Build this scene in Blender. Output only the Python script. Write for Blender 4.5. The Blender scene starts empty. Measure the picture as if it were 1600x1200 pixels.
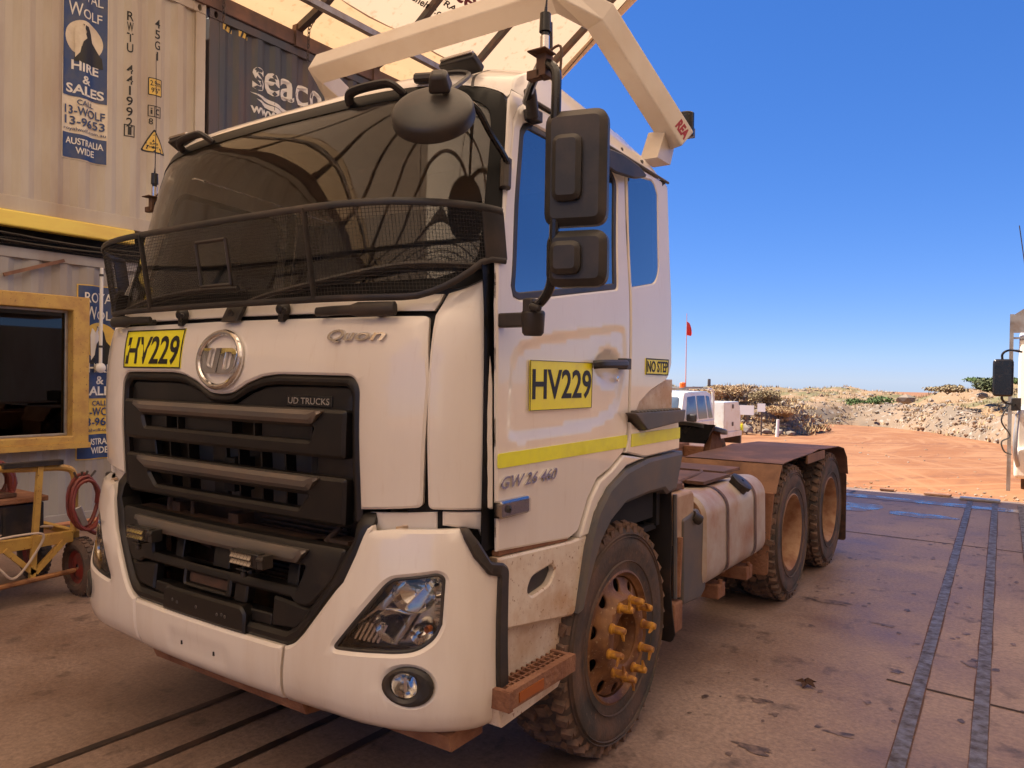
import bpy, bmesh, math, random
from mathutils import Vector, Matrix
from mathutils.geometry import delaunay_2d_cdt
random.seed(7)
rad = math.radians
scn = bpy.context.scene
col = scn.collection

# ---------------------------------------------------------------- camera
FPX, YAW, PITCH, ROLL = 1193.28, 0.60197, -0.011219, 0.015624
CAM = Vector((2.79599, -1.78942, 1.70814))
fw = Vector((-math.sin(YAW)*math.cos(PITCH), math.cos(YAW)*math.cos(PITCH), math.sin(PITCH)))
rt = Vector((math.cos(YAW), math.sin(YAW), 0)); up = rt.cross(fw)
rt2 = math.cos(ROLL)*rt + math.sin(ROLL)*up; up2 = -math.sin(ROLL)*rt + math.cos(ROLL)*up
cd = bpy.data.cameras.new('camera'); cam = bpy.data.objects.new('camera', cd); col.objects.link(cam)
cam.matrix_world = Matrix(((rt2.x, up2.x, -fw.x, CAM.x), (rt2.y, up2.y, -fw.y, CAM.y), (rt2.z, up2.z, -fw.z, CAM.z), (0, 0, 0, 1)))
cd.sensor_width = 36; cd.lens = 36*FPX/1600; cd.clip_start = .05; cd.clip_end = 5000
scn.camera = cam

# ---------------------------------------------------------------- light
SUN_EL, SUN_AZ, SUN_STR, SKY_STR, EXPO = 54, -101, 4.4, 0.11, 1.48      # azimuth of the sun from +Y towards +X
w = bpy.data.worlds.new('World'); scn.world = w; w.use_nodes = True
nt = w.node_tree; bg = nt.nodes['Background']
sky = nt.nodes.new('ShaderNodeTexSky'); sky.sky_type = 'NISHITA'; sky.sun_disc = False
sky.sun_elevation = rad(SUN_EL); sky.sun_rotation = rad(SUN_AZ); sky.altitude = 1800; sky.air_density = 1.0; sky.dust_density = 0; sky.ozone_density = 4.5
gm = nt.nodes.new('ShaderNodeGamma'); gm.inputs[1].default_value = .62; nt.links.new(sky.outputs[0], gm.inputs[0]); hs = nt.nodes.new('ShaderNodeHueSaturation'); hs.inputs['Saturation'].default_value = 1.5; hs.inputs['Value'].default_value = 1.6; nt.links.new(gm.outputs[0], hs.inputs['Color'])
tm = nt.nodes.new('ShaderNodeMix'); tm.data_type = 'RGBA'; tm.blend_type = 'MULTIPLY'; tm.inputs[0].default_value = 1; tm.inputs[7].default_value = (.37, .43, .66, 1); nt.links.new(hs.outputs[0], tm.inputs[6]); nt.links.new(tm.outputs[2], bg.inputs[0]); bg.inputs[1].default_value = SKY_STR
sd = bpy.data.lights.new('sun', 'SUN'); sd.energy = SUN_STR; sd.angle = rad(.5); sd.color = (1, .91, .78)
so = bpy.data.objects.new('sun', sd); col.objects.link(so)
sdir = Vector((math.sin(rad(SUN_AZ))*math.cos(rad(SUN_EL)), math.cos(rad(SUN_AZ))*math.cos(rad(SUN_EL)), math.sin(rad(SUN_EL))))
so.rotation_euler = sdir.to_track_quat('Z', 'Y').to_euler(); so.location = (0, 0, 40)
scn.view_settings.view_transform = 'Standard'; scn.view_settings.look = 'None'; scn.view_settings.exposure = EXPO; scn.view_settings.gamma = 1
scn.cycles.max_bounces = 12; scn.cycles.diffuse_bounces = 6; scn.cycles.transparent_max_bounces = 24; scn.cycles.glossy_bounces = 5

# ---------------------------------------------------------------- materials
def mat(name, c, rough=.5, metal=0., c2=None, scale=4., lo=.45, hi=.65, bump=0., bscale=40., coat=0., stretch=(1, 1, 1), detail=8., c3=None, scale3=30., lo3=.6, hi3=.7, r2=None, spec=.5, trans=0., zdirt=None):
    m = bpy.data.materials.new(name); m.use_nodes = True
    n = m.node_tree.nodes; L = m.node_tree.links; b = n['Principled BSDF']
    b.inputs['Base Color'].default_value = (*c, 1); b.inputs['Roughness'].default_value = rough; b.inputs['Metallic'].default_value = metal
    b.inputs['Specular IOR Level'].default_value = spec
    if coat: b.inputs['Coat Weight'].default_value = coat; b.inputs['Coat Roughness'].default_value = .04
    tc = n.new('ShaderNodeNewGeometry'); mp = n.new('ShaderNodeMapping'); L.new(tc.outputs['Position'], mp.inputs[0]); mp.inputs['Scale'].default_value = stretch
    out = None
    def layer(prev, colr, sc, a, bb, key):
        nz = n.new('ShaderNodeTexNoise'); nz.inputs['Scale'].default_value = sc; nz.inputs['Detail'].default_value = detail; nz.inputs['Roughness'].default_value = .62
        L.new(mp.outputs[0], nz.inputs['Vector'])
        mr = n.new('ShaderNodeMapRange'); mr.inputs[1].default_value = a; mr.inputs[2].default_value = bb; L.new(nz.outputs[0], mr.inputs[0])
        f = mr.outputs[0]
        if key == 'z' and zdirt:
            sp = n.new('ShaderNodeSeparateXYZ'); L.new(tc.outputs['Position'], sp.inputs[0])
            m2 = n.new('ShaderNodeMapRange'); m2.inputs[1].default_value = zdirt[0]; m2.inputs[2].default_value = zdirt[1]; m2.inputs[3].default_value = zdirt[2]; m2.inputs[4].default_value = zdirt[3]; L.new(sp.outputs[2], m2.inputs[0])
            mm = n.new('ShaderNodeMath'); mm.operation = 'MULTIPLY'; L.new(f, mm.inputs[0]); L.new(m2.outputs[0], mm.inputs[1]); f = mm.outputs[0]
        mx = n.new('ShaderNodeMix'); mx.data_type = 'RGBA'; L.new(f, mx.inputs[0])
        if prev is None: mx.inputs[6].default_value = (*c, 1)
        else: L.new(prev, mx.inputs[6])
        mx.inputs[7].default_value = (*colr, 1)
        if key == 'z' and r2 is not None:
            mr2 = n.new('ShaderNodeMapRange'); L.new(f, mr2.inputs[0]); mr2.inputs[3].default_value = rough; mr2.inputs[4].default_value = r2; L.new(mr2.outputs[0], b.inputs['Roughness'])
        return mx.outputs[2]
    if c2: out = layer(out, c2, scale, lo, hi, 'z')
    if c3: out = layer(out, c3, scale3, lo3, hi3, '3')
    if out is not None: L.new(out, b.inputs['Base Color'])
    if bump:
        nz = n.new('ShaderNodeTexNoise'); nz.inputs['Scale'].default_value = bscale; nz.inputs['Detail'].default_value = 6; L.new(mp.outputs[0], nz.inputs['Vector'])
        bp = n.new('ShaderNodeBump'); bp.inputs['Strength'].default_value = bump; bp.inputs['Distance'].default_value = .02; L.new(nz.outputs[0], bp.inputs['Height']); L.new(bp.outputs[0], b.inputs['Normal'])
    return m
def glassmat(name, tint, rmin=.04, gl=1.0):
    m = bpy.data.materials.new(name); m.use_nodes = True; n = m.node_tree.nodes; L = m.node_tree.links
    n.remove(n['Principled BSDF']); o = n['Material Output']
    t = n.new('ShaderNodeBsdfTransparent'); t.inputs[0].default_value = (*tint, 1)
    g = n.new('ShaderNodeBsdfGlossy'); g.inputs['Roughness'].default_value = .015; g.inputs[0].default_value = (gl, gl, gl, 1)
    lw = n.new('ShaderNodeLayerWeight'); lw.inputs[0].default_value = .5
    pw = n.new('ShaderNodeMath'); pw.operation = 'POWER'; L.new(lw.outputs['Facing'], pw.inputs[0]); pw.inputs[1].default_value = 4.5
    mr = n.new('ShaderNodeMapRange'); L.new(pw.outputs[0], mr.inputs[0]); mr.inputs[3].default_value = rmin
    x = n.new('ShaderNodeMixShader'); L.new(mr.outputs[0], x.inputs[0]); L.new(t.outputs[0], x.inputs[1]); L.new(g.outputs[0], x.inputs[2]); L.new(x.outputs[0], o.inputs[0])
    return m
def fabricmat(name, c, tr):
    m = bpy.data.materials.new(name); m.use_nodes = True; n = m.node_tree.nodes; L = m.node_tree.links
    n.remove(n['Principled BSDF']); o = n['Material Output']
    tcn = n.new('ShaderNodeNewGeometry'); nz = n.new('ShaderNodeTexNoise'); nz.inputs['Scale'].default_value = 9; nz.inputs['Detail'].default_value = 9; L.new(tcn.outputs['Position'], nz.inputs['Vector'])
    mr = n.new('ShaderNodeMapRange'); mr.inputs[1].default_value = .58; mr.inputs[2].default_value = .75; L.new(nz.outputs[0], mr.inputs[0])
    mx = n.new('ShaderNodeMix'); mx.data_type = 'RGBA'; L.new(mr.outputs[0], mx.inputs[0]); mx.inputs[6].default_value = (*c, 1); mx.inputs[7].default_value = (c[0]*.72, c[1]*.6, c[2]*.5, 1)
    d = n.new('ShaderNodeBsdfDiffuse'); t = n.new('ShaderNodeBsdfTranslucent'); L.new(mx.outputs[2], d.inputs[0]); L.new(mx.outputs[2], t.inputs[0])
    x = n.new('ShaderNodeMixShader'); x.inputs[0].default_value = tr; L.new(d.outputs[0], x.inputs[1]); L.new(t.outputs[0], x.inputs[2]); L.new(x.outputs[0], o.inputs[0])
    return m
DUST = (.38, .20, .11); RED = (.24, .095, .045)
PAINT = mat('white_paint', (.82, .755, .67), .28, c2=(.56, .42, .29), scale=2.6, lo=.46, hi=.85, stretch=(1, 1, .14), zdirt=(.4, 1.8, .65, .2), c3=(.66, .55, .44), scale3=34, lo3=.58, hi3=1.05, coat=.8, r2=.5)
PAINTD = mat('white_paint_dusty', (.74, .65, .53), .45, c2=(.50, .31, .17), scale=3.5, lo=.38, hi=.62, c3=(.3, .15, .07), scale3=60, lo3=.6, hi3=.68, coat=.2)
BLK = mat('black_plastic', (.022, .021, .02), .45, c2=(.07, .05, .036), scale=5, lo=.4, hi=.75, bump=.05, bscale=400)
GRIL = mat('grille_plastic', (.0085, .0072, .0065), .42, c2=(.024, .017, .012), scale=5, lo=.45, hi=.8, bump=.05, bscale=400)
BLKG = mat('black_gloss', (.012, .012, .013), .18, c2=(.05, .035, .025), scale=9, lo=.55, hi=.8)
GREYP = mat('grey_plastic', (.085, .085, .088), .5, c2=(.15, .11, .08), scale=4, lo=.4, hi=.7, bump=.05, bscale=300)
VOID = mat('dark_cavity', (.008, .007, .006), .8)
ENG = mat('engine_dust', (.05, .03, .02), .8, c2=(.10, .05, .03), scale=12)
BLKF = mat('black_frit', (.006, .006, .006), .35, spec=.15)
CHR = mat('chrome', (.72, .70, .68), .12, 1.)
CHRD = mat('chrome_dark', (.48, .45, .42), .18, 1.)
BARM = mat('grille_bar_metal', (.155, .135, .118), .32, .45, c2=(.19, .15, .12), scale=6)
YEL = mat('reflective_yellow', (.90, .90, .025), .35, c2=(.80, .79, .05), scale=14, lo=.4, hi=.7)
YELS = mat('sign_yellow', (.93, .86, .02), .32, c2=(.86, .77, .04), scale=9)
INK = mat('black_ink', (.012, .012, .012), .5)
RUB = mat('tyre_rubber', (.05, .043, .038), .75, c2=(.15, .085, .055), scale=5, lo=.38, hi=.68, bump=.15, bscale=60, c3=(.20, .12, .08), scale3=40, lo3=.62, hi3=.72)
RUBT = mat('tread_rubber', (.06, .045, .037), .85, c2=(.24, .14, .09), scale=8, lo=.35, hi=.65, bump=.3, bscale=50)
RIM = mat('rusty_rim', (.25, .115, .042), .5, .2, c2=(.12, .048, .022), scale=9, lo=.4, hi=.65, c3=(.45, .33, .18), scale3=60, lo3=.6, hi3=.72, bump=.1, bscale=120)
RIMR = mat('dusty_rear_rim', (.40, .235, .13), .65, c2=(.25, .11, .05), scale=7)
NUTY = mat('yellow_nut_cap', (.62, .30, .03), .45, c2=(.30, .12, .03), scale=26, lo=.4, hi=.6)
PAINTB = mat('cream_bar_paint', (.68, .60, .49), .38, c2=(.56, .43, .29), scale=1.6, lo=.45, hi=.8, coat=.3)
MUD = mat('mud_dust', (.20, .085, .045), .9, c2=(.32, .16, .09), scale=9, lo=.35, hi=.7, bump=.5, bscale=45)
TANK = mat('dusty_tank', (.50, .44, .38), .42, .15, c2=(.36, .18, .095), scale=3.2, lo=.40, hi=.70, bump=.05, bscale=80)
TANKD = mat('dusty_tank_end', (.36, .21, .12), .7, c2=(.2, .085, .045), scale=6, lo=.4, hi=.6, bump=.3, bscale=60)
FEND = mat('dusty_fender', (.12, .065, .045), .7, c2=(.22, .11, .07), scale=4, bump=.1, bscale=60)
PANELB = mat('dusty_brown_panel', (.25, .125, .07), .7, c2=(.14, .065, .04), scale=4, bump=.1, bscale=60)
GLW = glassmat('windscreen_glass', (.79, .78, .75), .04, .9)
GLS = glassmat('side_glass', (.30, .34, .40), .42, .8)
LENS = glassmat('lamp_lens', (.93, .92, .9), .03)
SEAT = mat('seat_cloth', (.16, .15, .14), .9)
INTR = mat('cab_trim', (.14, .125, .11), .8)
MESHM = mat('mesh_wire', (.03, .025, .02), .6)
AMB = mat('amber_reflector', (.35, .09, .01), .3)

# ---------------------------------------------------------------- mesh building
class MB:
    def __init__(s): s.v = []; s.f = []; s.mi = []
    def add(s, vs, fs, mi=0):
        o = len(s.v); s.v += [tuple(x) for x in vs]; s.f += [tuple(i+o for i in f) for f in fs]; s.mi += [mi]*len(fs); return s
    def box(s, c, d, rot=None, taper=1., mi=0):
        x, y, z = (k/2 for k in d); vs = []
        for k, t in ((-1, 1.), (1, taper)):
            for a, b in ((-1, -1), (1, -1), (1, 1), (-1, 1)): vs.append(Vector((a*x*t, b*y*t, k*z)))
        if rot is not None: vs = [rot @ q for q in vs]
        c = Vector(c)
        return s.add([q+c for q in vs], [(3, 2, 1, 0), (4, 5, 6, 7), (0, 1, 5, 4), (1, 2, 6, 5), (2, 3, 7, 6), (3, 0, 4, 7)], mi)
    def bbox(s, a, b, mi=0):
        return s.box([(p+q)/2 for p, q in zip(a, b)], [abs(q-p) for p, q in zip(a, b)], mi=mi)
    def tube(s, pts, r, n=10, closed=False, mi=0, flat=None, caps=True):
        pts = [Vector(p) for p in pts]; N = len(pts); rs = r if isinstance(r, (list, tuple)) else [r]*N
        T = []
        for i in range(N):
            a = pts[(i-1) % N] if (closed or i > 0) else pts[i]; b = pts[(i+1) % N] if (closed or i < N-1) else pts[i]
            t = (b-a); T.append(t.normalized() if t.length > 1e-9 else Vector((0, 0, 1)))
        u0 = Vector((0, 0, 1)) if abs(T[0].z) < .9 else Vector((1, 0, 0)); U = (u0-T[0]*u0.dot(T[0])).normalized()
        vs = []; fs = []
        for i in range(N):
            U = (U-T[i]*U.dot(T[i])).normalized(); W = T[i].cross(U)
            for k in range(n):
                a = 2*math.pi*(k+.5)/n; e = (flat[0]*math.cos(a), flat[1]*math.sin(a)) if flat else (math.cos(a), math.sin(a))
                vs.append(pts[i]+(U*e[0]+W*e[1])*rs[i])
        for i in range(N if closed else N-1):
            j = (i+1) % N
            for k in range(n): fs.append((i*n+k, i*n+(k+1) % n, j*n+(k+1) % n, j*n+k))
        if not closed and caps: fs += [tuple(range(n-1, -1, -1)), tuple((N-1)*n+k for k in range(n))]
        return s.add(vs, fs, mi)
    def cyl(s, a, b, r, r2=None, n=16, mi=0): return s.tube([a, b], [r, r if r2 is None else r2], n, mi=mi)
    def lathe(s, prof, c, ax='x', n=48, mi=0, a0=0., a1=2*math.pi, sc=(1, 1)):
        full = abs(a1-a0-2*math.pi) < 1e-6; m = n if full else n+1; vs = []; fs = []; c = Vector(c)
        for (h, r) in prof:
            for k in range(m):
                a = a0+(a1-a0)*k/n; p, q = r*math.cos(a)*sc[0], r*math.sin(a)*sc[1]
                vs.append(c+(Vector((h, p, q)) if ax == 'x' else Vector((q, h, p)) if ax == 'y' else Vector((p, q, h))))
        for i in range(len(prof)-1):
            for k in range(n):
                k2 = (k+1) % m; fs.append((i*m+k, i*m+k2, (i+1)*m+k2, (i+1)*m+k))
        return s.add(vs, fs, mi)
    def prism(s, pts, fn, h0, h1, mi=0):
        """2-D outline extruded between heights: fn(u, v, h)"""
        if area(pts) < 0: pts = pts[::-1]
        n = len(pts); vs = [fn(u, v, h0) for u, v in pts]+[fn(u, v, h1) for u, v in pts]
        return s.add(vs, [tuple(range(n-1, -1, -1)), tuple(range(n, 2*n))]+[(i, (i+1) % n, n+(i+1) % n, n+i) for i in range(n)], mi)
    def panel(s, out, fn, th=.02, holes=(), res=.06, r=.004, off=0., mi=0, offn=None, extra=()):
        loops = [rsub(out, res)]+[rsub(h, res) for h in holes]
        L = []
        for k, lp in enumerate(loops):
            a = area(lp)
            if (a < 0) == (k == 0): lp = lp[::-1]
            L.append(lp)
        co = []; ed = []; depth = []
        def ring(lp, d):
            o = len(co); n = len(lp)
            for p in lp: co.append(Vector(p)); depth.append(d)
            for i in range(n): ed.append((o+i, o+(i+1) % n))
        for lp in L: ring(lp, r)
        nb = len(co)
        if r > 0:
            for lp in L: ring(inset(lp, r*1.3), 0.)
        ex = [rsub(e_, res*.33) for e_ in extra]
        for lp in ex: ring(lp, 0.)
        xs = [p[0] for p in L[0]]; ys = [p[1] for p in L[0]]
        def inside(p):
            if not pip(p, L[0]): return False
            return not any(pip(p, h) for h in L[1:])
        gx = int((max(xs)-min(xs))/res)+1; gy = int((max(ys)-min(ys))/res)+1
        for i in range(1, gx):
            for j in range(1, gy):
                p = (min(xs)+(max(xs)-min(xs))*(i+(.25 if j % 2 else -.25))/gx, min(ys)+(max(ys)-min(ys))*j/gy)
                if inside(p) and min(dseg(p, lp) for lp in L+ex) > max(res*.35, r*2): co.append(Vector(p)); depth.append(0.)
        vc, _, fc, ov, _, _ = delaunay_2d_cdt(co, ed, [], 0, 1e-6)
        dd = [min([depth[k] for k in ov[i]] or [0.]) if ov[i] else 0. for i in range(len(vc))]
        F = []
        for f in fc:
            c = sum((vc[i] for i in f), Vector((0, 0)))/len(f)
            if inside(c): F.append(tuple(f))
        of = (lambda p: off) if offn is None else offn
        n = len(vc); fr = [fn(p.x, p.y, of(p)-dd[i]) for i, p in enumerate(vc)]; bk = [fn(p.x, p.y, of(p)-th) for p in vc]
        # orientation
        f0 = F[0]; nrm = (Vector(fr[f0[1]])-Vector(fr[f0[0]])).cross(Vector(fr[f0[2]])-Vector(fr[f0[0]]))
        if nrm.dot(Vector(fr[f0[0]])-Vector(bk[f0[0]])) < 0: F = [f[::-1] for f in F]
        cnt = {}
        for f in F:
            for a, b in zip(f, f[1:]+f[:1]): cnt[(a, b)] = 1
        fs = list(F)+[tuple(i+n for i in f[::-1]) for f in F]
        for a, b in cnt:
            if (b, a) not in cnt: fs.append((b, a, a+n, b+n))
        return s.add(fr+bk, fs, mi)
    def build(s, name, m, parent=None, smooth=35, label=None, bevel=0., seg=2):
        me = bpy.data.meshes.new(name); me.from_pydata(s.v, [], s.f)
        for k in (m if isinstance(m, (list, tuple)) else [m]): me.materials.append(k)
        if isinstance(m, (list, tuple)): me.polygons.foreach_set('material_index', s.mi)
        if smooth:
            me.polygons.foreach_set('use_smooth', [True]*len(me.polygons)); me.set_sharp_from_angle(angle=rad(smooth))
        me.update()
        o = bpy.data.objects.new(name, me); col.objects.link(o)
        if parent is not None: attach(o, parent)
        if label: o['label'] = label
        if bevel:
            b = o.modifiers.new('bevel', 'BEVEL'); b.width = bevel; b.segments = seg; b.limit_method = 'ANGLE'; b.angle_limit = rad(40); b.harden_normals = False
        return o
def split_build(mb, name, m, parent, **kw):
    """one object per loose piece of an accumulated mesh"""
    par = list(range(len(mb.v)))
    def find(a):
        while par[a] != a: par[a] = par[par[a]]; a = par[a]
        return a
    for f in mb.f:
        for i in f[1:]: par[find(i)] = find(f[0])
    gr = {}
    for f in mb.f: gr.setdefault(find(f[0]), []).append(f)
    out = []
    for fs in gr.values():
        ids = sorted({i for f in fs for i in f}); mp = {i: k for k, i in enumerate(ids)}
        q = MB(); q.add([mb.v[i] for i in ids], [tuple(mp[i] for i in f) for f in fs]); out.append(q.build(name, m, parent, **kw))
    return out
def world(o):
    m = Matrix.Translation(o.location) @ o.rotation_euler.to_matrix().to_4x4()
    return m if o.parent is None else world(o.parent) @ o.matrix_parent_inverse @ m
def attach(o, parent):
    o.parent = parent; o.matrix_parent_inverse = world(parent).inverted()
def thing(name, label, cat, loc=(0, 0, 0), group=None):
    o = bpy.data.objects.new(name, None); col.objects.link(o); o.location = loc; o.empty_display_size = .2
    o['label'] = label; o['category'] = cat
    if group: o['group'] = group
    return o
def tag(o, label, cat, group=None):
    o['label'] = label; o['category'] = cat
    if group: o['group'] = group
    return o
def struct(o, kind='structure'): o['kind'] = kind; return o
def area(l): return sum(a[0]*b[1]-b[0]*a[1] for a, b in zip(l, l[1:]+l[:1]))/2
def pip(p, l):
    x, y = p[0], p[1]; c = False
    for (ax, ay), (bx, by) in zip(l, l[1:]+l[:1]):
        if (ay > y) != (by > y) and x < (bx-ax)*(y-ay)/(by-ay)+ax: c = not c
    return c
def dseg(p, l):
    m = 9e9; px, py = p[0], p[1]
    for (ax, ay), (bx, by) in zip(l, l[1:]+l[:1]):
        dx, dy = bx-ax, by-ay; q = dx*dx+dy*dy; t = 0 if q == 0 else max(0, min(1, ((px-ax)*dx+(py-ay)*dy)/q))
        m = min(m, (px-ax-t*dx)**2+(py-ay-t*dy)**2)
    return math.sqrt(m)
def inset(l, d):
    n = len(l); out = []
    for i in range(n):
        a, b, c = l[i-1], l[i], l[(i+1) % n]
        e1 = (b[0]-a[0], b[1]-a[1]); e2 = (c[0]-b[0], c[1]-b[1]); l1 = math.hypot(*e1) or 1; l2 = math.hypot(*e2) or 1
        n1 = (-e1[1]/l1, e1[0]/l1); n2 = (-e2[1]/l2, e2[0]/l2); m = (n1[0]+n2[0], n1[1]+n2[1]); q = m[0]*m[0]+m[1]*m[1]
        k = 2/max(q, .8); out.append((b[0]+m[0]*d*k, b[1]+m[1]*d*k))
    return out
def rp(pts, r=0., seg=5):
    """round polygon corners; a point may carry its own radius"""
    n = len(pts); out = []
    for i in range(n):
        a, b, c = pts[i-1], pts[i], pts[(i+1) % n]; rr = b[2] if len(b) > 2 else r
        A, B_, C_ = Vector(a[:2]), Vector(b[:2]), Vector(c[:2]); u = A-B_; v = C_-B_
        if rr <= 0 or u.length < 1e-6 or v.length < 1e-6: out.append(tuple(B_)); continue
        d = min(rr, u.length*.48, v.length*.48); p, q = B_+u.normalized()*d, B_+v.normalized()*d
        for k in range(seg+1):
            t = k/seg; out.append(tuple(p*(1-t)**2+B_*2*t*(1-t)+q*t*t))
    return out
def rsub(l, res):
    out = []
    for a, b in zip(l, l[1:]+l[:1]):
        d = math.hypot(b[0]-a[0], b[1]-a[1])
        if d < 1e-6: continue
        k = max(1, int(math.ceil(d/res)))
        for i in range(k): out.append((a[0]+(b[0]-a[0])*i/k, a[1]+(b[1]-a[1])*i/k))
    return out
def sym(h):
    """right half, from the centre line round and back to it -> whole outline"""
    return list(h)+[(-p[0],)+tuple(p[1:]) for p in h[::-1] if abs(p[0]) > 1e-6]
def rect(x0, y0, x1, y1, r=0.): return rp([(x0, y0), (x1, y0), (x1, y1), (x0, y1)], r)
def ell(cx, cy, a, b, n=28): return [(cx+a*math.cos(2*math.pi*k/n), cy+b*math.sin(2*math.pi*k/n)) for k in range(n)]
def spl(pts, k=6, closed=False):
    P_ = [Vector(p) for p in pts]; n = len(P_); out = []
    for i in range(n if closed else n-1):
        g = (lambda j: P_[j % n]) if closed else (lambda j: P_[max(0, min(n-1, j))])
        a, b, c, d = g(i-1), g(i), g(i+1), g(i+2)
        for t in (q/k for q in range(k)): out.append(((b*2)+(c-a)*t+(a*2-b*5+c*4-d)*t*t+(b*3-a-c*3+d)*t**3)*.5)
    if not closed: out.append(P_[-1])
    return out
_tx = {}
def text2d(s, bold=0., shear=0., sp=1.):
    c = bpy.data.curves.new('txt', 'FONT'); c.body = s; c.size = 1; c.offset = bold; c.shear = shear; c.space_character = sp; c.resolution_u = 3; c.fill_mode = 'BOTH'; c.extrude = .02
    o = bpy.data.objects.new('txt', c); col.objects.link(o); bpy.context.view_layer.update()
    me = bpy.data.meshes.new_from_object(o.evaluated_get(bpy.context.evaluated_depsgraph_get()))
    vs = [tuple(v.co) for v in me.vertices]; fs = [tuple(p.vertices) for p in me.polygons]
    bpy.data.objects.remove(o); bpy.data.curves.remove(c); bpy.data.meshes.remove(me)
    return vs, fs
def lettering(s, x0, y0, x1, y1, fn, h, m, parent, name='lettering', off=0., bold=.0, shear=0., sp=1., keep=False):
    """text fitted into the box (x0,y0)-(x1,y1) of a surface fn(u,v,off), standing h proud"""
    vs, fs = text2d(s, bold, shear, sp)
    ax, bx = min(v[0] for v in vs), max(v[0] for v in vs); ay, by = min(v[1] for v in vs), max(v[1] for v in vs)
    mb = MB(); V = []
    for v in vs:
        u = x0+(v[0]-ax)/(bx-ax)*(x1-x0); q = y0+(v[1]-ay)/(by-ay)*(y1-y0); V.append(fn(u, q, off+(h if v[2] > 0 else -.0005)))
    mb.add(V, fs)
    return mb.build(name, m, parent, smooth=0) if parent is not None else mb

# ---------------------------------------------------------------- cab surfaces
def lerp(T, z):
    if z <= T[0][0]: return T[0][1]
    for (a, b), (c, d) in zip(T, T[1:]):
        if z <= c: return b+(d-b)*(z-a)/(c-a)
    return T[-1][1]
def smooth(T, n=20):
    out = []
    for i in range(len(T)-1):
        p0, p1, p2, p3 = T[max(i-1, 0)], T[i], T[i+1], T[min(i+2, len(T)-1)]
        for k in range(n):
            t = k/n; m1 = (p2[1]-p0[1])/(p2[0]-p0[0])*(p2[0]-p1[0]); m2 = (p3[1]-p1[1])/(p3[0]-p1[0])*(p2[0]-p1[0])
            out.append((p1[0]+(p2[0]-p1[0])*t, (2*t**3-3*t*t+1)*p1[1]+(t**3-2*t*t+t)*m1+(-2*t**3+3*t*t)*p2[1]+(t**3-t*t)*m2))
    return out+[T[-1]]
YC = smooth([(.9, .16), (1.2, .15), (1.5, .135), (1.75, .145), (1.9, .175), (2.0, .22), (2.4, .305), (2.7, .37), (2.8, .405), (2.86, .445), (2.92, .545), (2.96, .63), (2.99, .75), (3.01, .95)])
WW = smooth([(.9, 1.235), (2.0, 1.235), (2.35, 1.187), (2.7, 1.142), (2.82, 1.118), (2.9, 1.09), (2.95, 1.068), (2.99, 1.04), (3.01, .95)])
UU = [(1.92, .715), (2.12, .15), (3.1, .15)]
YB = smooth([(.44, .16), (.47, .1), (.5, .07), (.55, .055), (.62, .05), (.8, .06), (1.0, .085), (1.15, .11), (1.2, .14)])
WB = smooth([(.44, 1.2), (.5, 1.235), (.6, 1.245), (1.2, 1.235)])
SW = smooth([(.4, 1.245), (1.05, 1.24), (1.5, 1.243), (2.0, 1.235), (2.35, 1.187), (2.7, 1.142), (2.8, 1.12)])
BB = smooth([(.9, .29), (1.9, .29), (2.1, .205), (2.35, .20), (2.7, .20), (2.82, .205), (2.9, .21), (3.01, .25)])
def front(u, z, off, W, Sx, y0, k, U1, b):
    """front skin: u*Sx across the flat middle up to U1, then an elliptical corner to u=1.3, then metres along the side"""
    sg = 1 if u >= 0 else -1; u = abs(u); x1 = U1*Sx
    if u <= U1: x = u*Sx; y = y0+k*(u/U1)**2; nx, ny = k*2*u/U1/U1/Sx, -1.
    elif u <= 1.3:
        a = (u-U1)/(1.3-U1)*math.pi/2; A = W-x1; x = x1+A*math.sin(a); y = y0+k+b*(1-math.cos(a)); nx, ny = b*math.sin(a), -A*math.cos(a)
    else: x = W; y = y0+k+b+(u-1.3); nx, ny = 1., 0.
    l = math.hypot(nx, ny); nx /= l; ny /= l
    return (sg*(x+nx*off), y+ny*off, z)
def P(u, z, off=0.):
    W = lerp(WW, z); U = lerp(UU, z); y0 = lerp(YC, z); b = lerp(BB, z); k = .015*(U/.715)**2; p = front(u, z, off, W, W-.2, y0, k, U, b); t = min(1, max(0, (z-1.95)/.17))
    if t == 0 or abs(u) >= 1.3: return p
    q = front(u, z, 0, W, W-.2, y0, k, U, b); a = abs(q[0])/W; e = 5.2; s_ = (b+k)*e*a**(e-1)/W; l = math.hypot(s_, 1); sg = 1 if u >= 0 else -1
    r = (q[0]+sg*off*s_/l, y0+(b+k)*a**e-off/l, z)
    return tuple(m+(n_-m)*t for m, n_ in zip(p, r))
def B(u, z, off=0.): W = lerp(WB, z); return front(u, z, off, W, W-.24, lerp(YB, z), .03, .75, .30)
def sw(y, z): w_ = lerp(SW, z); return w_+max(0, 1.24-w_)*.6*min(1, max(0, (y-.55)/1.35))
def S(y, z, off=0.): return (sw(y, z)+off, y, z)
def SM(y, z, off=0.): return (-sw(y, z)-off, y, z)

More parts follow.
